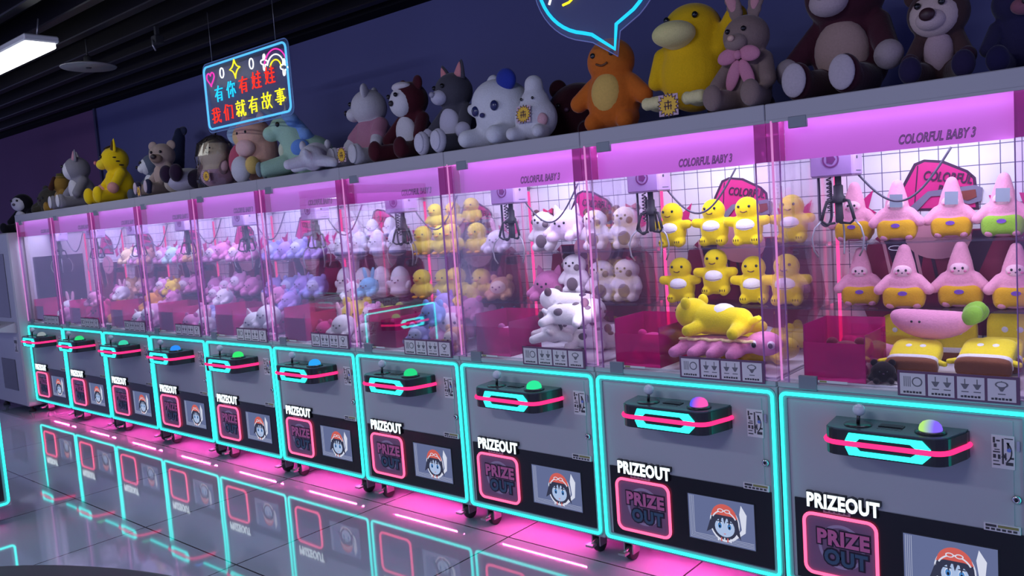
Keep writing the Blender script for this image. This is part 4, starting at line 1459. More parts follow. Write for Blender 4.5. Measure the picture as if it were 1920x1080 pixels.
# ducklings
shelf_row(7, 0, [DUCK] * 4, (0.100, 0.245, 0.390, 0.535), s=0.96)
for i, x in enumerate((0.180, 0.325, 0.470)):
    place(*DUCK[:4], 'pale yellow duckling plush, %s in second tier of upper shelf, duckling machine' % ORD[i], 'plush toy', (6 * W + x, 0.520, 1.445), 0.15, 0.8, 'plush toys in the duckling machine')
place(*WHITR[:4], 'white plush rabbit at the end of the upper shelf, duckling machine', 'plush toy', (6 * W + 0.690, 0.475, 1.3255), 0.2, 0.80, 'plush toys in the duckling machine')
shelf_row(7, 1, [DUCK] * 4, (0.100, 0.245, 0.390, 0.535), s=0.98)
place(*TAN[:4], 'tan plush with pale face ending the lower shelf of ducklings, duckling machine', 'plush toy', (6 * W + 0.690, 0.475, 1.0735), 0.2, 0.80, 'plush toys in the duckling machine')
pile(7, [
    (0.130, 0.490, 0.060, 0.2, 1.05, (0, 0), DUCK, 'back row of heap, chute side'),
    (0.280, 0.500, 0.060, 0.1, 1.05, (0, 0), DUCK, 'back row of heap, middle'),
    (0.430, 0.490, 0.060, 0.2, 1.0, (0, 0), DUCK, 'back row of heap, third from chute'),
    (0.600, 0.450, 0.050, 0.2, 1.0, (0, 0), PINKW, 'back row of heap, beside the ducklings'),
    (0.700, 0.500, 0.050, 0.3, 0.70, (0, 0), SKYB, 'corner of heap far from chute'),
    (0.070, 0.310, 0.030, 0.2, 0.85, (0, 0), LILAC, 'between side pane and chute'),
    (0.380, 0.320, 0.030, 0.3, 0.95, (0, 0), PINKB, 'middle of heap beside the chute'),
    (0.560, 0.280, 0.045, 0.4, 1.2, (0, 0), PINKW, 'large, middle of heap'),
    (0.395, 0.120, 0.000, 0.2, 0.74, (0, 0), LILAB, 'front of heap beside the chute'),
    (0.545, 0.120, 0.000, 0.1, 0.78, (0, 0), BLUEB, 'front of heap behind picture cards'),
    (0.695, 0.120, 0.000, 0.1, 0.76, (0, 0), TAN, 'front of heap by the corner post'),
    (0.194, 0.165, 0.004, 0.2, 0.78, (0, 0), MAGB, 'inside the magenta chute'),
])
# white eggs
shelf_row(6, 0, [EGGB] * 4, X4, s=0.95)
for i, x in enumerate((0.240, 0.410, 0.580)):
    place(*EGGB[:4], 'white egg plush with blue base, %s in second tier, egg plush machine' % ORD[i], 'plush toy', (5 * W + x, 0.520, 1.430), 0.1, 0.75, 'plush toys in the egg plush machine')
shelf_row(6, 1, [EGG] * 4, X4, s=1.08)
pile(6, [
    (0.160, 0.480, 0.055, 0.2, 1.0, (0, 0), WHITB, 'back of heap, chute side'),
    (0.350, 0.480, 0.055, 0.2, 0.78, (0, 0), SKYB, 'back of heap, middle'),
    (0.500, 0.330, 0.050, 0.3, 1.2, (0, 0), YELB, 'large, middle of heap'),
    (0.690, 0.400, 0.040, 0.4, 1.1, (0, 0), RND('d4e060', 'lime yellow plush', 'round'), 'beside the yellow ball plush'),
    (0.400, 0.150, 0.000, 0.1, 0.72, (0, 0), MAGB, 'beside the chute'),
    (0.560, 0.150, 0.000, 0.2, 0.88, (0, 0), WHITR, 'front of heap behind picture cards'),
    (0.700, 0.130, 0.000, 0.2, 0.66, (0, 0), WHITB, 'front of heap by the corner post'),
    (0.194, 0.165, 0.004, 0.2, 0.78, (0, 0), PINKB, 'inside the magenta chute'),
    (0.100, 0.330, 0.020, 0.2, 0.75, (0, 0), BLUEB, 'between side pane and chute'),
])
# lavender
shelf_row(5, 0, [LILAB, LILAC, LILAB, LILAC], X4, s=0.84)
shelf_row(5, 1, [LILAC, LILAB, LILAC, LILAB], X4, s=0.86)
pile(5, [
    (0.150, 0.470, 0.050, 0.2, 1.0, (0, 0), BLUEB, 'back of heap, chute side'),
    (0.350, 0.480, 0.050, 0.2, 1.0, (0, 0), LILAC, 'back of heap, middle'),
    (0.600, 0.460, 0.050, 0.2, 1.15, (0, 0), MAGB, 'back of heap away from chute'),
    (0.420, 0.290, 0.020, 0.2, 1.0, (0, 0), LILAB, 'middle of heap beside the chute'),
    (0.630, 0.260, 0.020, 0.3, 1.0, (0, 0), PINKB, 'middle of heap by the corner post'),
    (0.440, 0.120, 0.000, 0.3, 0.95, (0, 0), WHITB, 'front of heap beside the chute'),
    (0.610, 0.110, 0.000, 0.2, 0.95, (0, 0), WHITR, 'front of heap behind picture cards'),
    (0.194, 0.165, 0.004, 0.2, 0.78, (0, 0), LILAC, 'inside the magenta chute'),
])
# pale pink
shelf_row(4, 0, [PINKW, PINKB, PINKW, PINKB], X4, s=0.84)
shelf_row(4, 1, [PINKB, PINKW, PINKW, PINKB], X4, s=0.85)
pile(4, [
    (0.150, 0.470, 0.050, 0.2, 1.05, (0, 0), PINKB, 'back of heap, chute side'),
    (0.380, 0.470, 0.050, 0.2, 1.1, (0, 0), PINKW, 'back of heap, middle'),
    (0.630, 0.450, 0.050, 0.2, 1.1, (0, 0), MAGB, 'back of heap away from chute'),
    (0.400, 0.250, 0.020, 0.2, 1.05, (0, 0), PINKW, 'middle of heap beside the chute'),
    (0.620, 0.220, 0.020, 0.4, 1.0, (0, 0), LILAB, 'middle of heap by the corner post'),
    (0.440, 0.085, 0.000, 0.2, 0.75, (0, 0), PINKB, 'front of heap beside the chute'),
    (0.194, 0.165, 0.004, 0.2, 0.78, (0, 0), PINKB, 'inside the magenta chute'),
    (0.680, 0.070, 0.000, 0.3, 0.7, (0, 0), WHITR, 'front of heap by the corner post'),
])
# yellow ball, pink heap
shelf_row(3, 0, [PINKW, RND('b8dcd8', 'pale aqua plush', 'round'), PINKB, TAN], X4, s=0.84)
shelf_row(3, 1, [TAN, ORAB, PINKW, PINKB], X4, s=0.85)
pile(3, [
    (0.320, 0.420, 0.050, 0.2, 1.1, (0, 0), YELB, 'large, middle of heap'),
    (0.540, 0.420, 0.050, 0.2, 1.1, (0, 0), ORAB, 'beside the yellow ball plush'),
    (0.100, 0.460, 0.040, 0.2, 0.9, (0, 0), ORAB, 'back of heap, chute side'),
    (0.700, 0.430, 0.040, 0.3, 0.95, (0, 0), PINKB, 'back corner of heap away from chute'),
    (0.400, 0.240, 0.010, 0.2, 0.95, (0, 0), ORAB, 'middle of heap beside the chute'),
    (0.610, 0.230, 0.010, 0.3, 1.15, (0, 0), PINKW, 'middle of heap by the corner post'),
    (0.440, 0.090, 0.000, 0.3, 0.75, (0, 0), WHITB, 'front of heap beside the chute'),
    (0.640, 0.080, 0.000, 0.1, 0.55, (0, 0), PINKW, 'front of heap behind picture cards'),
    (0.194, 0.165, 0.004, 0.2, 0.78, (0, 0), PINKB, 'inside the magenta chute'),
])
# second from the far end
shelf_row(2, 0, [RND('e4d0a8', 'cream plush', 'round'), PINKW, PEACH], (0.34, 0.51, 0.68), s=0.84)
shelf_row(2, 1, [TAN, PEACH, PINKB], (0.34, 0.51, 0.68), s=0.84)
pile(2, [
    (0.200, 0.460, 0.045, 0.2, 1.0, (0, 0), PINKW, 'back of heap, chute side'),
    (0.420, 0.460, 0.045, 0.2, 1.1, (0, 0), WHITB, 'back of heap, middle'),
    (0.640, 0.450, 0.045, 0.2, 1.1, (0, 0), PINKW, 'back of heap away from chute'),
    (0.430, 0.260, 0.020, 0.2, 1.15, (0, 0), MAGB, 'middle of heap beside the chute'),
    (0.650, 0.230, 0.010, 0.2, 1.1, (0, 0), ORAB, 'middle of heap by the corner post'),
    (0.194, 0.165, 0.004, 0.2, 0.78, (0, 0), PINKW, 'inside the magenta chute'),
    (0.480, 0.080, 0.000, 0.2, 0.75, (0, 0), PINKB, 'front of heap behind picture cards'),
])
pile(1, [
    (0.560, 0.420, 0.000, 0.2, 1.05, (0, 0), PINKW, 'back of the small heap'),
    (0.690, 0.300, 0.000, 0.2, 1.0, (0, 0), WHITB, 'by the side pane'),
    (0.520, 0.190, 0.000, 0.2, 0.95, (0, 0), WHITR, 'middle of the small heap'),
    (0.640, 0.100, 0.000, 0.2, 0.8, (0, 0), PINKB, 'front of the small heap'),
])


for n_, its in ((2, (PINKB, PEACH, WHITR)), (3, (PINKW, YELB, PINKB)), (4, (PINKW, PINKB, WHITB)), (5, (PINKB, BLUEB, LILAC)), (6, (WHITB, SKYB, PINKW)), (7, (LILAC, YELB, PINKB))):
    pile(n_, [(0.400, 0.340, 0.17, 0.2, 0.72, (0, 0), its[0], 'on top of heap near chute'),
              (0.560, 0.330, 0.17, 0.2, 0.72, (0, 0), its[1], 'on top of heap, middle'),
              (0.680, 0.240, 0.17, 0.2, 0.72, (0, 0), its[2], 'on top of heap far from chute')])


# ------------------------------------------------------------------ big plush toys along the top
ZT = 1.847


def top_toy(kind, kw, name, label, x, y, rz, s, z=ZT, extra=None, cat='plush toy'):
    r = thing(name, label, cat, (x, y, z), rz)
    kind(r, **kw)
    if extra:
        extra(r)
    ground(r)
    r.scale = (s, s, s)
    return r


def k_duck(r):
    b = MB()
    b.ell((0, 0, 0.145), (0.140, 0.118, 0.148)).ell((0, 0, 0.24), (0.118, 0.105, 0.12)).ell((0.0, 0, 0.315), (0.122, 0.108, 0.108))
    b.limb((-0.125, -0.02, 0.23, 0.038), (-0.145, -0.05, 0.13, 0.034))
    b.limb((0.105, -0.01, 0.215, 0.045), (0.190, -0.015, 0.335, 0.044), 9)
    b.fused('body', plushmat('e8b818'), r, 0.009)
    MB().ell((-0.020, -0.125, 0.292), (0.088, 0.078, 0.050)).ell((-0.02, -0.10, 0.285), (0.07, 0.06, 0.05)).fused('bill', plushmat('e0d490'), r, 0.008)
    for s_ in (-1, 1):
        MB().ell((s_ * 0.060 - 0.004, -0.092, 0.356), (0.012, 0.010, 0.013), nu=12, nv=8).build('eye', M_EYE, r)
        f = MB().ell((s_ * 0.085, -0.150, 0.032), (0.044, 0.060, 0.032))
        for q in (-1, 0, 1):
            f.ell((s_ * 0.085 + q * 0.030, -0.195, 0.032), (0.021, 0.030, 0.026))
        f.fused('foot', plushmat('e4d8a0'), r, 0.008)
    burst_tag(r, -0.005, -0.232, 0.012, 1.0)


def k_unicorn(r):
    b = MB()
    b.ell((0, 0.05, 0.115), (0.118, 0.145, 0.118)).limb((0, -0.005, 0.17, 0.090), (0, -0.045, 0.255, 0.074))
    b.ell((0, -0.070, 0.275), (0.070, 0.082, 0.070)).ell((0, -0.145, 0.245), (0.050, 0.048, 0.044))
    for s_ in (-1, 1):
        b.limb((s_ * 0.055, -0.08, 0.07, 0.052), (s_ * 0.075, -0.185, 0.048, 0.043))
        b.limb((s_ * 0.085, 0.12, 0.05, 0.055), (s_ * 0.12, 0.03, 0.045, 0.045))
    b.fused('body', plushmat('a8ccb4'), r, 0.009)
    M = M_at(0, -0.110, 0.335, 0, 0.95)
    MB().lathe([(0.019, 0), (0.016, 0.03), (0.0175, 0.034), (0.012, 0.075), (0.013, 0.079), (0.004, 0.125)], 14, M=M).build('horn', pbr('horn_grey', H('6c8084'), 0.5), r)
    m = MB()
    for q in range(7):
        t_ = q / 6
        m.ell((0.035 + 0.02 * math.sin(q * 2), -0.04 + 0.13 * t_, 0.335 - 0.17 * t_), (0.045, 0.040, 0.042), nu=12, nv=8)
    m.fused('mane', plushmat('7ca4e0'), r, 0.009)
    for s_ in (-1, 1):
        cone_ear(r, (s_ * 0.048, -0.045, 0.330), 0.07, 0.024, s_ * 0.4, 'c4d0a8', 'e0c0b8')
        MB().ell((s_ * 0.066, -0.098, 0.288), (0.007, 0.012, 0.014), nu=10, nv=8).build('eye', M_EYE, r)
        part(r, 'hoof', '808c90', (s_ * 0.077, -0.212, 0.048), (0.040, 0.022, 0.042))
    part(r, 'blue_patch', '6c98e0', (0.092, 0.02, 0.150), (0.034, 0.055, 0.050))
    part(r, 'green_patch', 'b8d070', (0.100, 0.10, 0.085), (0.030, 0.055, 0.050))
    part(r, 'chest_patch', 'd8dcc0', (-0.01, -0.088, 0.150), (0.050, 0.028, 0.050))


def k_whale(r):
    b = MB()
    for q in range(9):
        t_ = q / 8
        b.ell((0, 0.10 * t_, 0.11 + 0.34 * t_), (0.105 - 0.06 * t_, 0.095 - 0.055 * t_, 0.08), nu=14, nv=9)
    for s_ in (-1, 1):
        b.limb((s_ * 0.09, 0, 0.13, 0.03), (s_ * 0.16, -0.03, 0.07, 0.02))
    b.fused('body', plushmat('262c48'), r, 0.009)
    part(r, 'belly_patch', 'd8d8e0', (0, -0.060, 0.09), (0.070, 0.045, 0.09))
    for s_ in (-1, 1):
        part(r, 'eye_patch', 'd0d4e0', (s_ * 0.058, -0.045, 0.265), (0.020, 0.020, 0.032), (0, s_ * 0.3, 0))
        MB().ell((s_ * 0.052, -0.070, 0.236), (0.007, 0.005, 0.007), nu=10, nv=8).build('eye', M_EYE, r)
    part(r, 'tail_fluke', '262c48', (0, 0.125, 0.50), (0.090, 0.022, 0.035))


def k_rainbow(r):
    b = MB().ell((0, 0.02, 0.20), (0.150, 0.120, 0.195)).ell((0.03, -0.02, 0.30), (0.12, 0.11, 0.11))
    b.fused('body', plushmat('e4b4a0'), r, 0.010)
    part(r, 'blue_band', '9cbcd0', (-0.085, -0.045, 0.315), (0.075, 0.070, 0.068))
    part(r, 'yellow_band', 'e4c088', (0.00, -0.075, 0.290), (0.070, 0.055, 0.070), (0, 0.5, 0))
    part(r, 'rose_band', 'c05870', (-0.085, -0.035, 0.150), (0.075, 0.090, 0.120), (0, 0.2, 0))
    part(r, 'muzzle', 'e4bcb8', (0.055, -0.095, 0.215), (0.075, 0.052, 0.055))
    part(r, 'foot', 'd0d0d8', (0.045, -0.135, 0.085), (0.075, 0.050, 0.082))
    part(r, 'paw', 'e0c070', (0.130, -0.105, 0.105), (0.042, 0.045, 0.055))
    for s_ in (0.0, 0.09):
        MB().ell((0.03 + s_, -0.128, 0.305), (0.008, 0.007, 0.009), nu=10, nv=8).build('eye', M_EYE, r)
    for s_ in (-1, 1):
        part(r, 'ear', 'e8c8c0', (0.03 + s_ * 0.085, -0.01, 0.395), (0.035, 0.020, 0.035))


def k_film(r):
    b = MB().ell((0, 0, 0.225), (0.128, 0.108, 0.110)).ell((0, 0, 0.10), (0.115, 0.10, 0.10))
    b.fused('body', plushmat('dcc8a4'), r, 0.0095)
    part(r, 'dress', 'd4a8b8', (0, 0, 0.085), (0.124, 0.108, 0.088))
    for s_ in (-1, 1):
        MB().ell((0.055 + s_ * 0.020, -0.098, 0.268), (0.006, 0.005, 0.006), nu=10, nv=8).build('eye', M_EYE, r)
        part(r, 'arm', 'd4b0b0', (s_ * 0.115, -0.03, 0.13), (0.032, 0.032, 0.055), (0, s_ * 0.4, 0))
    MB().tube([(0.055 - 0.022 + 0.044 * q / 6, -0.107 + 0.002 * abs(q - 3), 0.245 - 0.010 * math.sin(PI * q / 6)) for q in range(7)], 0.003, 6).build('mouth', pbr('mouth_thread_brown', H('4a2c20'), 0.6), r)
    f = MB()
    n = 18
    for j in range(9):
        pass
    rim = []
    for q in range(n):
        a = 2 * PI * q / n
        rim.append(a)
    prof = [(0.145, 0.0), (0.155, 0.06), (0.148, 0.14), (0.155, 0.22), (0.125, 0.31), (0.06, 0.355), (0.018, 0.37), (0.035, 0.40)]
    vs, fs = [], []
    for j, (rr, z) in enumerate(prof):
        for q in range(n):
            k = rr * (1.0 + 0.05 * math.sin(q * 5.3 + j * 1.7))
            vs.append((k * math.cos(rim[q]), k * 0.86 * math.sin(rim[q]), z))
    for j in range(len(prof) - 1):
        for q in range(n):
            fs.append((j * n + q, j * n + (q + 1) % n, (j + 1) * n + (q + 1) % n, (j + 1) * n + q))
    f.add(vs, fs, 0, False)
    f.build('clear_wrap', glass('clear_film', (0.95, 0.95, 0.96), H('c0b8c0'), 0.04, 0.06, 1.5, 1.0), r)
    burst_tag(r, 0.075, -0.145, 0.075, 0.9)


def k_bigdog(r):
    b = MB().ell((0, 0, 0.150), (0.150, 0.130, 0.150)).ell((-0.03, -0.02, 0.20), (0.12, 0.115, 0.11))
    for s_ in (-1, 1):
        b.limb((s_ * 0.08, -0.06, 0.05, 0.05), (s_ * 0.10, -0.155, 0.045, 0.042))
    b.limb((-0.13, -0.03, 0.16, 0.03), (-0.165, -0.055, 0.19, 0.028))
    b.fused('body', plushmat('dcdce2'), r, 0.010)
    part(r, 'ear', '2c3c9c', (0.075, -0.045, 0.290), (0.060, 0.030, 0.050), (0, 0.3, 0))
    part(r, 'ear', 'd4d4dc', (-0.060, -0.01, 0.300), (0.038, 0.022, 0.032), (0, -0.5, 0))
    MB().ell((-0.055, -0.130, 0.165), (0.023, 0.010, 0.023)).build('eye', pbr('navy_button', H('262c5c'), 0.25), r)
    MB().ell((0.065, -0.118, 0.175), (0.023, 0.012, 0.023)).build('eye', pbr('navy_button', H('262c5c'), 0.25), r)
    part(r, 'nose', '40406c', (0.0, -0.136, 0.140), (0.014, 0.010, 0.011))


def k_knob(r):
    b = MB().ell((0, 0, 0.100), (0.104, 0.088, 0.100)).ell((0, 0, 0.165), (0.070, 0.066, 0.075)).limb((0, 0, 0.20, 0.046), (0, 0, 0.252, 0.044))
    for s_ in (-1, 1):
        b.limb((s_ * 0.06, -0.05, 0.035, 0.036), (s_ * 0.07, -0.10, 0.034, 0.030))
    b.fused('body', plushmat('d8d6dc'), r, 0.0085)
    part(r, 'blush_patch', 'd8a8b0', (0.070, -0.058, 0.085), (0.026, 0.020, 0.030))
    eyes(r, 0.03, -0.066, 0.185, 0.007)
    burst_tag(r, -0.004, -0.094, 0.115, 0.92, -0.12)


def k_prone(r):
    """plush on its back, two dark soles towards the front"""
    b = MB().ell((0, 0.02, 0.075), (0.120, 0.13, 0.078)).ell((0.0, 0.13, 0.085), (0.085, 0.075, 0.075))
    b.fused('body', plushmat('b8b4c4'), r, 0.009)
    part(r, 'side_patch', 'b8ac9c', (-0.098, -0.005, 0.062), (0.050, 0.075, 0.060))
    part(r, 'back_patch', '302838', (0.095, 0.05, 0.075), (0.052, 0.10, 0.068))
    for s_ in (-1, 1):
        part(r, 'foot', '2a1830', (s_ * 0.052 + 0.01, -0.100, 0.118), (0.053, 0.034, 0.056))
        part(r, 'ear', '30222c', (s_ * 0.055, 0.15, 0.155), (0.028, 0.020, 0.028))


def stripes(r):
    for s_ in (-1, 1):
        for q in range(3):
            MB().ell((s_ * (0.100 + 0.004 * q), -0.040 + 0.02 * q, 0.345 - 0.03 * q), (0.010, 0.026, 0.006), (0, 0, s_ * 0.5), nu=10, nv=8).build('stripe', plushmat('38280c'), r)
    for q in (-1, 0, 1):
        MB().ell((q * 0.026, -0.055, 0.432), (0.005, 0.030, 0.006), (0.5, 0, 0), nu=10, nv=8).build('stripe', plushmat('38280c'), r)


def headband(r):
    part(r, 'headband', 'd8d0d4', (0.0, -0.062, 0.405), (0.066, 0.045, 0.026))


def hat(r):
    MB().lathe([(0.085, 0.40), (0.085, 0.408), (0.055, 0.41), (0.050, 0.46), (0.002, 0.465)], 20).build('hat', plushmat('6c6234'), r)


T = top_toy
T(k_seated, dict(fur='1d1b24', face='e0dce6', belly='d8d4de', ear='none', nose='5a5060'), 'plush_penguin', 'black plush penguin with white face on the old white machine', -0.34, 0.20, 0.4, 0.85, z=1.692)
T(k_round, dict(fur='4a463c', ear='round'), 'plush_animal', 'dark olive round plush on the far end of the top shelf', 0.10, 0.30, 0.2, 1.55)
T(k_seated, dict(fur='a8823c', belly='c0a068', ear='floppy', inner='4a2c24', turn=-0.9, muzzle='b89450', hand='c090a0'), 'plush_dog', 'golden brown plush dog with dark ears and olive hat on top shelf', 0.46, 0.26, -0.35, 0.74, extra=hat)
T(k_seated, dict(fur='8c8894', belly='d4d0d8', face='dcd8e0', ear='cat', inner='c890a0', turn=-0.5, sole='d8d4dc', hs=1.0), 'plush_wolf', 'grey and white shaggy plush wolf with feet hanging over the shelf edge', 1.00, 0.20, -0.1, 1.0)
T(k_seated, dict(fur='f0cc18', muzzle='f4d838', belly='f0cc18', ear='cat', inner='503414', turn=-0.35, foot='f0cc18', hand='d89890', nose='c87878', fat=0.9), 'plush_cat', 'yellow plush cat with black stripes on the top shelf', 1.68, 0.22, -0.1, 1.02, extra=stripes)
T(k_seated, dict(fur='5c6478', face='dcdce4', muzzle='e8e8ee', belly='dcdce4', ear='cat', turn=-0.4), 'plush_husky', 'blue grey plush husky with white face behind the yellow cat', 1.93, 0.40, 0.0, 0.84)
T(k_whale, {}, 'plush_whale', 'tall navy plush whale standing behind the other top shelf toys', 1.78, 0.60, -0.2, 1.14)


def tagfoot(r):
    burst_tag(r, 0.03, -0.245, 0.03, 1.0)


T(k_seated, dict(fur='a8948c', belly='b49c94', muzzle='8c7468', ear='round', turn=0.7, sole='c8b4c0', foot='30304c', leg_dx=0.14, nose='2c2024', nose_r=0.022), 'plush_dog', 'beige brown plush dog with pale soles and starburst tag', 2.44, 0.23, -0.15, 0.86, extra=tagfoot)
T(k_prone, {}, 'plush_penguin', 'pale grey plush lying with two dark round feet to the front', 2.83, 0.17, 0.1, 1.12)
T(k_film, {}, 'plush_bear', 'cream and pink plush wrapped in clear film with starburst tag', 3.22, 0.20, 0.1, 0.98)
T(k_rainbow, {}, 'plush_bear', 'big pastel rainbow plush under the rectangular neon sign', 3.63, 0.24, 0.0, 1.05)
T(k_unicorn, {}, 'plush_unicorn', 'pale green plush unicorn with grey horn and blue mane', 4.12, 0.24, -0.75, 1.10)
T(k_lying, dict(fur='d4d2da', ear='d4d2da'), 'plush_rabbit', 'small white plush lying low between the unicorn and the bear', 4.58, 0.16, PI - 0.75, 1.35)
T(k_seated, dict(fur='ccc8cc', muzzle='d4d0d4', shirt='b47c90', ear='round', turn=-0.95, sole='d0ccd0', nose='2c2430'), 'plush_bear', 'white plush bear in a pink shirt with starburst tag, looking sideways', 4.84, 0.22, -0.1, 0.97, extra=lambda r: burst_tag(r, 0.03, -0.238, 0.065, 1.0))
T(k_seated, dict(fur='4a1a24', face='dcd8dc', belly='d4d0d4', ear='round', turn=-0.2, tilt=0.0, fat=1.0), 'plush_monkey', 'maroon plush monkey with white face and white belly', 5.17, 0.22, -0.05, 0.95, extra=headband)
T(k_seated, dict(fur='4c4a54', muzzle='c4c0d0', belly='c8c4d4', ear='cat', inner='d88c90', turn=-0.15, sole='d0ccd8', hand='c0bccc', foot='ccc8d4', leg_dx=0.07, nose='9c98a8'), 'plush_cat', 'grey plush cat with pink inner ears and pale muzzle', 5.46, 0.21, -0.1, 0.92)
T(k_bigdog, {}, 'plush_dog', 'big white plush dog with one blue ear', 5.75, 0.19, -0.15, 1.04)
T(k_knob, {}, 'plush_seal', 'white pear-shaped plush with round top knob and starburst tag', 6.02, 0.18, 0.1, 0.99)
T(k_round, dict(fur='38141e', ear='round'), 'plush_animal', 'dark maroon plush in shadow beside the white pear-shaped one', 6.12, 0.40, 0.2, 1.75)
T(k_stand, dict(fur='cc6a24', belly='dcb460', mouth='3a1c0c', feet_marks=False, big=1.08, arm=-0.035, belly_r=(0.038, 0.024, 0.046), belly_z=0.080, seam=False), 'plush_lizard', 'orange plush toy with cream belly under the speech bubble neon', 6.475, 0.18, 0.12, 1.86)
T(k_duck, {}, 'plush_duck', 'large yellow plush duck with cream bill and one raised wing', 6.82, 0.22, 0.05, 1.0)
T(k_round, dict(fur='685654', ear='round'), 'plush_animal', 'grey brown plush tucked between the duck and the rabbit', 6.90, 0.50, 0.2, 1.3)
T(k_seated, dict(fur='8c7670', muzzle='947e78', ear='rabbit', inner='cc9098', turn=-0.1, nose='d0a898', nose_r=0.014, leg_dx=0.09, fat=0.9, hs=0.95), 'plush_rabbit', 'grey brown plush rabbit with pink inner ears and pink bow', 7.12, 0.22, 0.0, 0.82, extra=lambda r: bow(r, -0.10, 0.245, 'd088a0', 1.15))
T(k_seated, dict(fur='46202c', belly='a88c84', muzzle='b8a4a8', ear='round', sole='bcb0b8', hand='a8989c', turn=-0.05, leg_dx=0.075, fat=1.12, hs=1.12), 'plush_bear', 'large maroon plush bear with pale soles and beige belly', 7.40, 0.28, -0.10, 1.13)
T(k_seated, dict(fur='4a3434', face='ccb4b0', belly='b49aa0', muzzle='c8b0b0', ear='round', nose='3a1c24', nose_r=0.030, foot='2c2444', hand='3c2434', turn=-0.2, fat=0.85, hs=1.25), 'plush_otter', 'brown plush with cream face and wide dark nose', 7.715, 0.20, 0.15, 0.68)
T(k_seated, dict(fur='2c2848', muzzle='8c5868', ear='cat', inner='6c5478', turn=0.1, nose='2c1c28', foot='242044'), 'plush_bull', 'dark navy plush with dull pink snout at the picture edge', 7.93, 0.24, 0.3, 0.66)

# ------------------------------------------------------------------ neon signs
NB = {k: emit('neon_' + k, c, s) for k, c, s in (('blue', (0.10, 0.50, 1.0), 1.25), ('cyan', (0.02, 0.62, 1.0), 1.2), ('red', (1.0, 0.035, 0.02), 1.2), ('yellow', (1.0, 0.90, 0.03), 1.2),
                                                ('white', (0.95, 0.97, 1.0), 1.2), ('pink', (1.0, 0.05, 0.52), 1.1))}
STROKES = {
    'you': [[(0.5, 7.8), (9.5, 7.8)], [(5, 10), (3.8, 7.2), (0.5, 3.5)], [(3, 5.8), (3, 0)], [(3, 5.8), (8, 5.8), (8, 0.3), (6.8, 0.8)], [(3, 4), (8, 4)], [(3, 2.2), (8, 2.2)]],
    'ni': [[(3, 10), (1.8, 7), (0.3, 5)], [(2, 6.8), (2, 0)], [(5.5, 10), (4.8, 8), (3.8, 6.4)], [(5, 8), (9.5, 8), (9, 6.6)], [(6.8, 7.8), (6.8, 0), (5.8, 0.7)], [(5.2, 5), (4, 2)], [(8.3, 5), (9.8, 2)]],
    'wa': [[(2.3, 10), (1, 4), (3.5, 0.5)], [(3.6, 7), (2.8, 3.5), (0.3, 0.3)], [(0.2, 7), (4.2, 7)], [(5.2, 8.2), (9.4, 8.2)], [(7.3, 10), (7.3, 5.8)], [(4.8, 5.8), (9.8, 5.8)], [(5.2, 3.2), (9.4, 3.2)], [(7.3, 5), (7.3, 0.4)], [(4.6, 0.4), (10, 0.4)]],
    'wo': [[(3.5, 9.6), (0.8, 8.6)], [(0.3, 6.8), (9.7, 6.8)], [(2.6, 9), (2.6, 0.2), (1.4, 0.8)], [(0.3, 3), (4.6, 4.2)], [(5.4, 10), (6, 5), (7.6, 1.4), (9.6, 0.3), (9.7, 2)], [(8.8, 5.4), (6.5, 2.5), (4.4, 0.8)], [(7.4, 9.4), (8.8, 8.2)]],
    'men': [[(3, 10), (1.8, 7), (0.3, 5)], [(2, 6.8), (2, 0)], [(4.5, 9.6), (5.3, 8.4)], [(4.4, 7.4), (4.4, 0)], [(6, 8.6), (9.5, 8.6), (9.5, 0.4), (8.3, 1)]],
    'jiu': [[(2.5, 10), (2.7, 8.8)], [(0.2, 8.4), (5, 8.4)], [(1, 7), (4.2, 7), (4.2, 5), (1, 5), (1, 7)], [(2.6, 5), (2.6, 0.2), (1.8, 0.8)], [(1.4, 3.6), (0.3, 1.6)], [(3.8, 3.6), (4.8, 2)], [(5.3, 7), (9.8, 7)], [(7.1, 10), (7, 5), (5, 0.2)], [(7.8, 6.8), (7.8, 1), (8.4, 0.3), (9.8, 0.4), (9.9, 2)], [(8.4, 9.6), (9.4, 8.4)]],
    'gu': [[(0.2, 7.6), (5, 7.6)], [(2.6, 10), (2.6, 5)], [(0.8, 5), (4.4, 5), (4.4, 1), (0.8, 1), (0.8, 5)], [(7, 10), (6.3, 8), (5.2, 6)], [(6.4, 7.6), (9.8, 7.6)], [(8.8, 7.4), (7.6, 3.6), (5, 0.3)], [(6, 6), (7.5, 3), (9.9, 0.3)]],
    'shi': [[(0.5, 8.8), (9.5, 8.8)], [(2.6, 7.6), (7.4, 7.6), (7.4, 6.4), (2.6, 6.4), (2.6, 7.6)], [(2, 5.2), (8, 5.2), (8, 2.4)], [(0.3, 3.8), (9.7, 3.8)], [(2, 2.4), (8, 2.4)], [(5, 10), (5, 0.2), (3.8, 0.9)]],
}
SX, SZ, SW, SH, SY = 3.500, 2.180, 0.935, 0.430, 0.0
t = thing('neon_sign', 'rectangular neon sign with a blue border, red and yellow characters and small icons', 'neon sign', (SX, SY, SZ))
MB().prism(rrect(0, SW, 0, SH, 0.045), 0.004, 0.010).build('acrylic_panel', M_ACRY, t)
MB().tube([(p[0], 0.0, p[1]) for p in rrect(0.022, SW - 0.022, 0.022, SH - 0.022, 0.035)], 0.0062, 8, closed=True).build('blue_border', NB['blue'], t)
MB().tube([(p[0], 0.007, p[1]) for p in rrect(0.0, SW, 0.0, SH, 0.045)], 0.0035, 8, closed=True).build('panel_edge', pbr('acrylic_bright_edge', H('7090c0'), 0.3), t)


def neon(name, col, lines, ox, oz, w, h, rad=0.0042):
    b = MB()
    for ln in lines:
        b.tube([(ox + p[0] * w / 10, 0.0, oz + p[1] * h / 10) for p in ln], rad, 6)
    return b.build(name, NB[col], t)


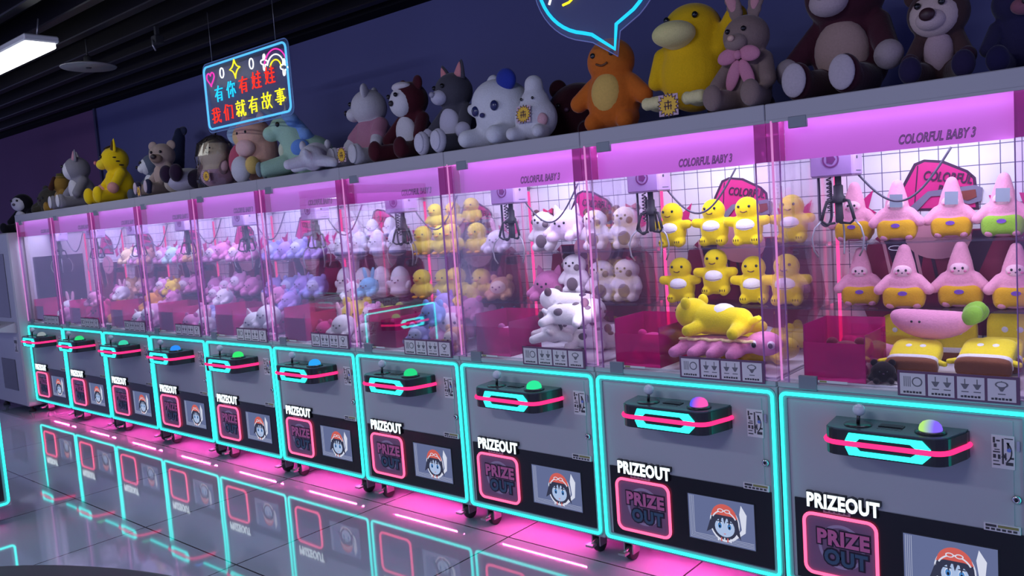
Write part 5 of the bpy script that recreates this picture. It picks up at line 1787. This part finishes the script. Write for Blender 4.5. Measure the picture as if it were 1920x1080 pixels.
cw, ch_ = 0.098, 0.098
for k, (key, col) in enumerate((('you', 'cyan'), ('ni', 'cyan'), ('you', 'red'), ('wa', 'red'), ('wa', 'red'))):
    neon('neon_character', col, STROKES[key], 0.125 + k * 0.140, 0.178 + 0.006 * k, cw, ch_)
for k, (key, col) in enumerate((('wo', 'red'), ('men', 'red'), ('jiu', 'yellow'), ('you', 'yellow'), ('gu', 'yellow'), ('shi', 'yellow'))):
    neon('neon_character', col, STROKES[key], 0.068 + k * 0.140, 0.050 + 0.003 * k, cw * 1.05, ch_)
hp = [(16 * math.sin(a) ** 3 / 3.2 + 5, (13 * math.cos(a) - 5 * math.cos(2 * a) - 2 * math.cos(3 * a) - math.cos(4 * a)) / 3.2 + 5.6) for a in [2 * PI * q / 28 for q in range(29)]]
neon('neon_heart', 'pink', [hp], 0.050, 0.280, 0.088, 0.092)
for x_ in (0.205, 0.535):
    neon('neon_ring', 'white', [[(5 + 4.2 * math.cos(2 * PI * q / 18), 5 + 5 * math.sin(2 * PI * q / 18)) for q in range(19)]], x_, 0.315, 0.050, 0.060)
st = []
for q in range(33):
    a = 2 * PI * q / 32
    rr = 5.6 / (abs(math.cos(a)) ** 0.62 + abs(math.sin(a)) ** 0.62) ** 1.6
    st.append((5 + rr * math.cos(a), 5 + rr * math.sin(a)))
neon('neon_star', 'yellow', [st], 0.325, 0.295, 0.105, 0.105)
cxr, czr = 0.800, 0.268
for rr, col in ((0.118, 'pink'), (0.088, 'white'), (0.058, 'yellow')):
    neon('neon_rainbow', col, [[((cxr + rr * math.cos(a)) * 10, (czr + rr * math.sin(a)) * 10) for a in [PI * 0.86 - PI * 0.80 * q / 14 for q in range(15)]]], 0, 0, 1, 1)
for x_, z_ in ((0.655, 0.285), (0.845, 0.225)):
    cl_ = [(5 + (3.2 + 1.5 * math.cos(4 * a + 0.6)) * math.cos(a), 5 + (3.6 + 1.6 * math.cos(4 * a + 0.6)) * math.sin(a)) for a in [2 * PI * q / 32 for q in range(33)]]
    neon('neon_bow', 'white', [cl_], x_, z_, 0.075, 0.090)
for x_ in (0.12, SW - 0.12):
    MB().tube([(x_, 0.007, SH), (x_, 0.007, 2.915 - SZ)], 0.0016, 6).build('hanging_wire', M_STEEL, t)

# speech bubble sign
t = thing('neon_sign', 'speech bubble neon sign with a cyan outline and yellow writing at the top edge', 'neon sign', (6.52, 0.0, 2.47))
cy_b = 0.0
bub = []
for q in range(41):
    a = -PI * 0.52 + 0.12 + (2 * PI - 0.42) * q / 40
    bub.append((0.275 * math.cos(a), 0.245 * math.sin(a)))
tipx, tipz = 0.075, -0.322
out = bub + [(-0.02, -0.244)]
pts = []
body = [(0.29 * math.cos(a), 0.27 * math.sin(a) + 0.03) for a in [-PI * 0.30 + (PI * 1.72) * q / 44 for q in range(45)]]
pts = body + [(-0.030, -0.246), (tipx, tipz), (0.088, -0.228)]
MB().tube([(p[0], 0.0, p[1]) for p in pts], 0.0072, 8, closed=True).build('cyan_outline', NB['cyan'], t)
ctr = Vector((0.0, 0.0))
big = []
for p in pts:
    v = Vector(p)
    big.append(tuple(v * (1 + 0.030 / max(0.05, v.length))))
MB().prism(big, 0.008, 0.013).build('acrylic_panel', M_ACRY, t)
MB().tube([(p[0], 0.010, p[1]) for p in big], 0.0028, 6, closed=True).build('panel_edge', pbr('acrylic_pale_edge', H('9c98d0'), 0.3), t)


def neon2(name, col, lines, ox, oz, w, h, rad=0.0055):
    b = MB()
    for ln in lines:
        b.tube([(ox + p[0] * w / 10, 0.0, oz + p[1] * h / 10) for p in ln], rad, 6)
    return b.build(name, NB[col], t)


neon2('neon_flourish', 'yellow', [[(0, 0.5), (3, 1.2), (5, 3.0), (7, 5), (10, 6)]], -0.165, -0.105, 0.11, 0.07)
neon2('neon_flourish', 'yellow', [[(0, 1.5), (2, 0.2), (5, 0.8), (7, 3), (10, 4)]], -0.025, -0.080, 0.09, 0.06)
neon2('neon_flourish', 'white', [[(0, 0), (3, 4), (1, 7)]], -0.235, -0.085, 0.04, 0.06)
for x_ in (-0.16, 0.16):
    MB().tube([(x_, 0.010, 0.275), (x_, 0.010, 2.915 - 2.47)], 0.0016, 6).build('hanging_wire', M_STEEL, t)

# small pale notice on the ceiling trim
t = tag(MB().box(-0.13, 0.13, -0.004, 0.004, 0.0, 0.05, c=0.001).build('ceiling_notice', pbr('notice_grey', H('8c8894'), 0.6)), 'small pale strip fixed along the dark ceiling edge above the wall', 'sign strip')
t.location = (3.93, 0.812, 2.955)


# ---- settled places of the toys, so that none cuts into its neighbour or the case
SETTLED = {
    'plush_animal.003': (5.97, 0.4504, 1.3755),
    'plush_animal.006': (5.745, 0.365, 0.874),
    'plush_animal.009': (5.385, 0.42, 0.882),
    'plush_animal.011': (4.9, 0.355, 0.866),
    'plush_animal.012': (5.195, 0.32, 0.866),
    'plush_animal.013': (5.36, 0.235, 0.882),
    'plush_animal.015': (5.345, 0.09, 0.987),
    'plush_animal.016': (5.495, 0.09, 0.866),
    'plush_animal.020': (4.485, 0.285, 0.896),
    'plush_animal.021': (4.645, 0.4, 0.866),
    'plush_animal.022': (4.4, 0.105, 0.866),
    'plush_animal.023': (4.56, 0.12, 0.882),
    'plush_animal.024': (4.7, 0.16, 0.866),
    'plush_animal.026': (4.1, 0.345, 0.896),
    'plush_animal.027': (3.35, 0.4987, 1.3255),
    'plush_animal.029': (3.695, 0.4815, 1.3355),
    'plush_animal.030': (3.88, 0.4796, 1.3255),
    'plush_animal.033': (3.695, 0.482, 1.0835),
    'plush_animal.034': (3.865, 0.4655, 1.0735),
    'plush_animal.035': (3.35, 0.485, 0.866),
    'plush_animal.041': (3.81, 0.11, 0.918),
    'plush_animal.043': (2.55, 0.4996, 1.3255),
    'plush_animal.044': (2.725, 0.4802, 1.3455),
    'plush_animal.049': (2.895, 0.4821, 1.1085),
    'plush_animal.056': (2.84, 0.1, 0.866),
    'plush_animal.058': (3.08, 0.085, 0.866),
    'plush_animal.059': (1.75, 0.498, 1.3255),
    'plush_animal.061': (2.095, 0.4888, 1.3295),
    'plush_animal.062': (2.265, 0.4852, 1.3355),
    'plush_animal.064': (1.925, 0.5023, 1.0735),
    'plush_animal.066': (2.265, 0.4834, 1.0935),
    'plush_animal.068': (2.14, 0.33, 0.907),
    'plush_animal.070': (2.27, 0.43, 0.866),
    'plush_animal.071': (2.0, 0.24, 0.966),
    'plush_animal.072': (2.21, 0.14, 0.866),
    'plush_animal.073': (2.04, 0.105, 0.866),
    'plush_animal.074': (2.225, 0.17, 0.882),
    'plush_animal.076': (1.14, 0.4814, 1.3355),
    'plush_animal.079': (1.125, 0.4869, 1.0735),
    'plush_animal.080': (1.31, 0.503, 1.0735),
    'plush_animal.083': (1.22, 0.37, 0.866),
    'plush_animal.085': (1.23, 0.17, 0.866),
    'plush_animal.086': (1.45, 0.245, 0.866),
    'plush_animal.088': (1.28, 0.095, 1.016),
    'plush_animal.090': (0.66, 0.27, 0.87),
    'plush_animal.091': (0.505, 0.19, 0.896),
    'plush_animal.092': (0.67, 0.1, 0.866),
    'plush_animal.093': (1.2, 0.34, 1.047),
    'plush_animal.094': (1.36, 0.33, 1.024),
    'plush_animal.095': (1.48, 0.24, 1.054),
    'plush_animal.096': (2.0, 0.34, 1.102),
    'plush_animal.097': (2.16, 0.33, 1.09),
    'plush_animal.098': (2.28, 0.27, 1.014),
    'plush_animal.099': (2.8, 0.34, 1.043),
    'plush_animal.100': (2.96, 0.33, 0.998),
    'plush_animal.101': (3.08, 0.24, 1.039),
    'plush_animal.102': (3.6, 0.34, 1.043),
    'plush_animal.103': (3.76, 0.33, 1.018),
    'plush_animal.104': (3.88, 0.24, 1.024),
    'plush_animal.105': (4.4, 0.34, 1.078),
    'plush_animal.106': (4.56, 0.33, 1.102),
    'plush_animal.107': (4.68, 0.24, 0.958),
    'plush_animal.108': (5.2, 0.325, 1.014),
    'plush_animal.109': (5.36, 0.345, 1.058),
    'plush_animal.110': (5.495, 0.225, 1.002),
    'plush_cat.001': (5.505, 0.21, 1.847),
    'plush_cow.001': (6.12, 0.4808, 1.3255),
    'plush_cow.003': (5.975, 0.4861, 1.1085),
    'plush_cow.005': (6.29, 0.472, 1.0775),
    'plush_cow.008': (6.1, 0.265, 1.043),
    'plush_cow.009': (6.185, 0.33, 0.866),
    'plush_cow.010': (6.035, 0.185, 0.926),
    'plush_cow.011': (6.205, 0.13, 1.008),
    'plush_cushion.001': (7.67, 0.515, 0.866),
    'plush_cushion.002': (7.86, 0.51, 0.874),
    'plush_cushion.003': (7.62, 0.11, 0.9068),
    'plush_cushion.005': (7.84, 0.31, 0.8908),
    'plush_dinosaur': (6.54, 0.4807, 1.3255),
    'plush_dinosaur.002': (6.91, 0.4567, 1.3255),
    'plush_dinosaur.003': (7.08, 0.5098, 1.3255),
    'plush_dinosaur.005': (6.74, 0.486, 1.1085),
    'plush_dinosaur.007': (7.069, 0.4559, 1.0735),
    'plush_dinosaur.011': (7.035, 0.285, 0.866),
    'plush_dinosaur.012': (6.9, 0.165, 0.988),
    'plush_dog.002': (5.84, 0.19, 1.847),
    'plush_doll.001': (7.5, 0.4499, 1.3255),
    'plush_doll.002': (7.67, 0.5097, 1.3255),
    'plush_doll.005': (7.525, 0.4217, 1.0735),
    'plush_doll.007': (7.876, 0.4646, 1.0735),
    'plush_duckling.001': (5.06, 0.4824, 1.3255),
    'plush_duckling.002': (5.19, 0.4343, 1.3355),
    'plush_duckling.004': (4.98, 0.52, 1.48),
    'plush_duckling.005': (5.125, 0.52, 1.48),
    'plush_duckling.006': (5.27, 0.52, 1.495),
    'plush_duckling.007': (4.9, 0.4506, 1.0775),
    'plush_duckling.009': (5.19, 0.4406, 1.0835),
    'plush_duckling.011': (4.915, 0.52, 0.866),
    'plush_duckling.013': (5.245, 0.49, 0.866),
    'plush_egg.006': (4.58, 0.52, 1.434),
    'plush_fruit': (7.425, 0.35, 0.87),
    'plush_fruit.001': (7.655, 0.275, 0.986),
    'plush_lizard': (6.46, 0.18, 1.847),
    'plush_rabbit': (4.58, 0.0, 1.847),
    'plush_rabbit.001': (7.075, 0.16, 1.847),
    'plush_seal': (6.08, 0.12, 1.847),
    'plush_squid': (6.915, 0.16, 0.911),
}
for _n, _l in SETTLED.items():
    if _n in bpy.data.objects:
        bpy.data.objects[_n].location = _l
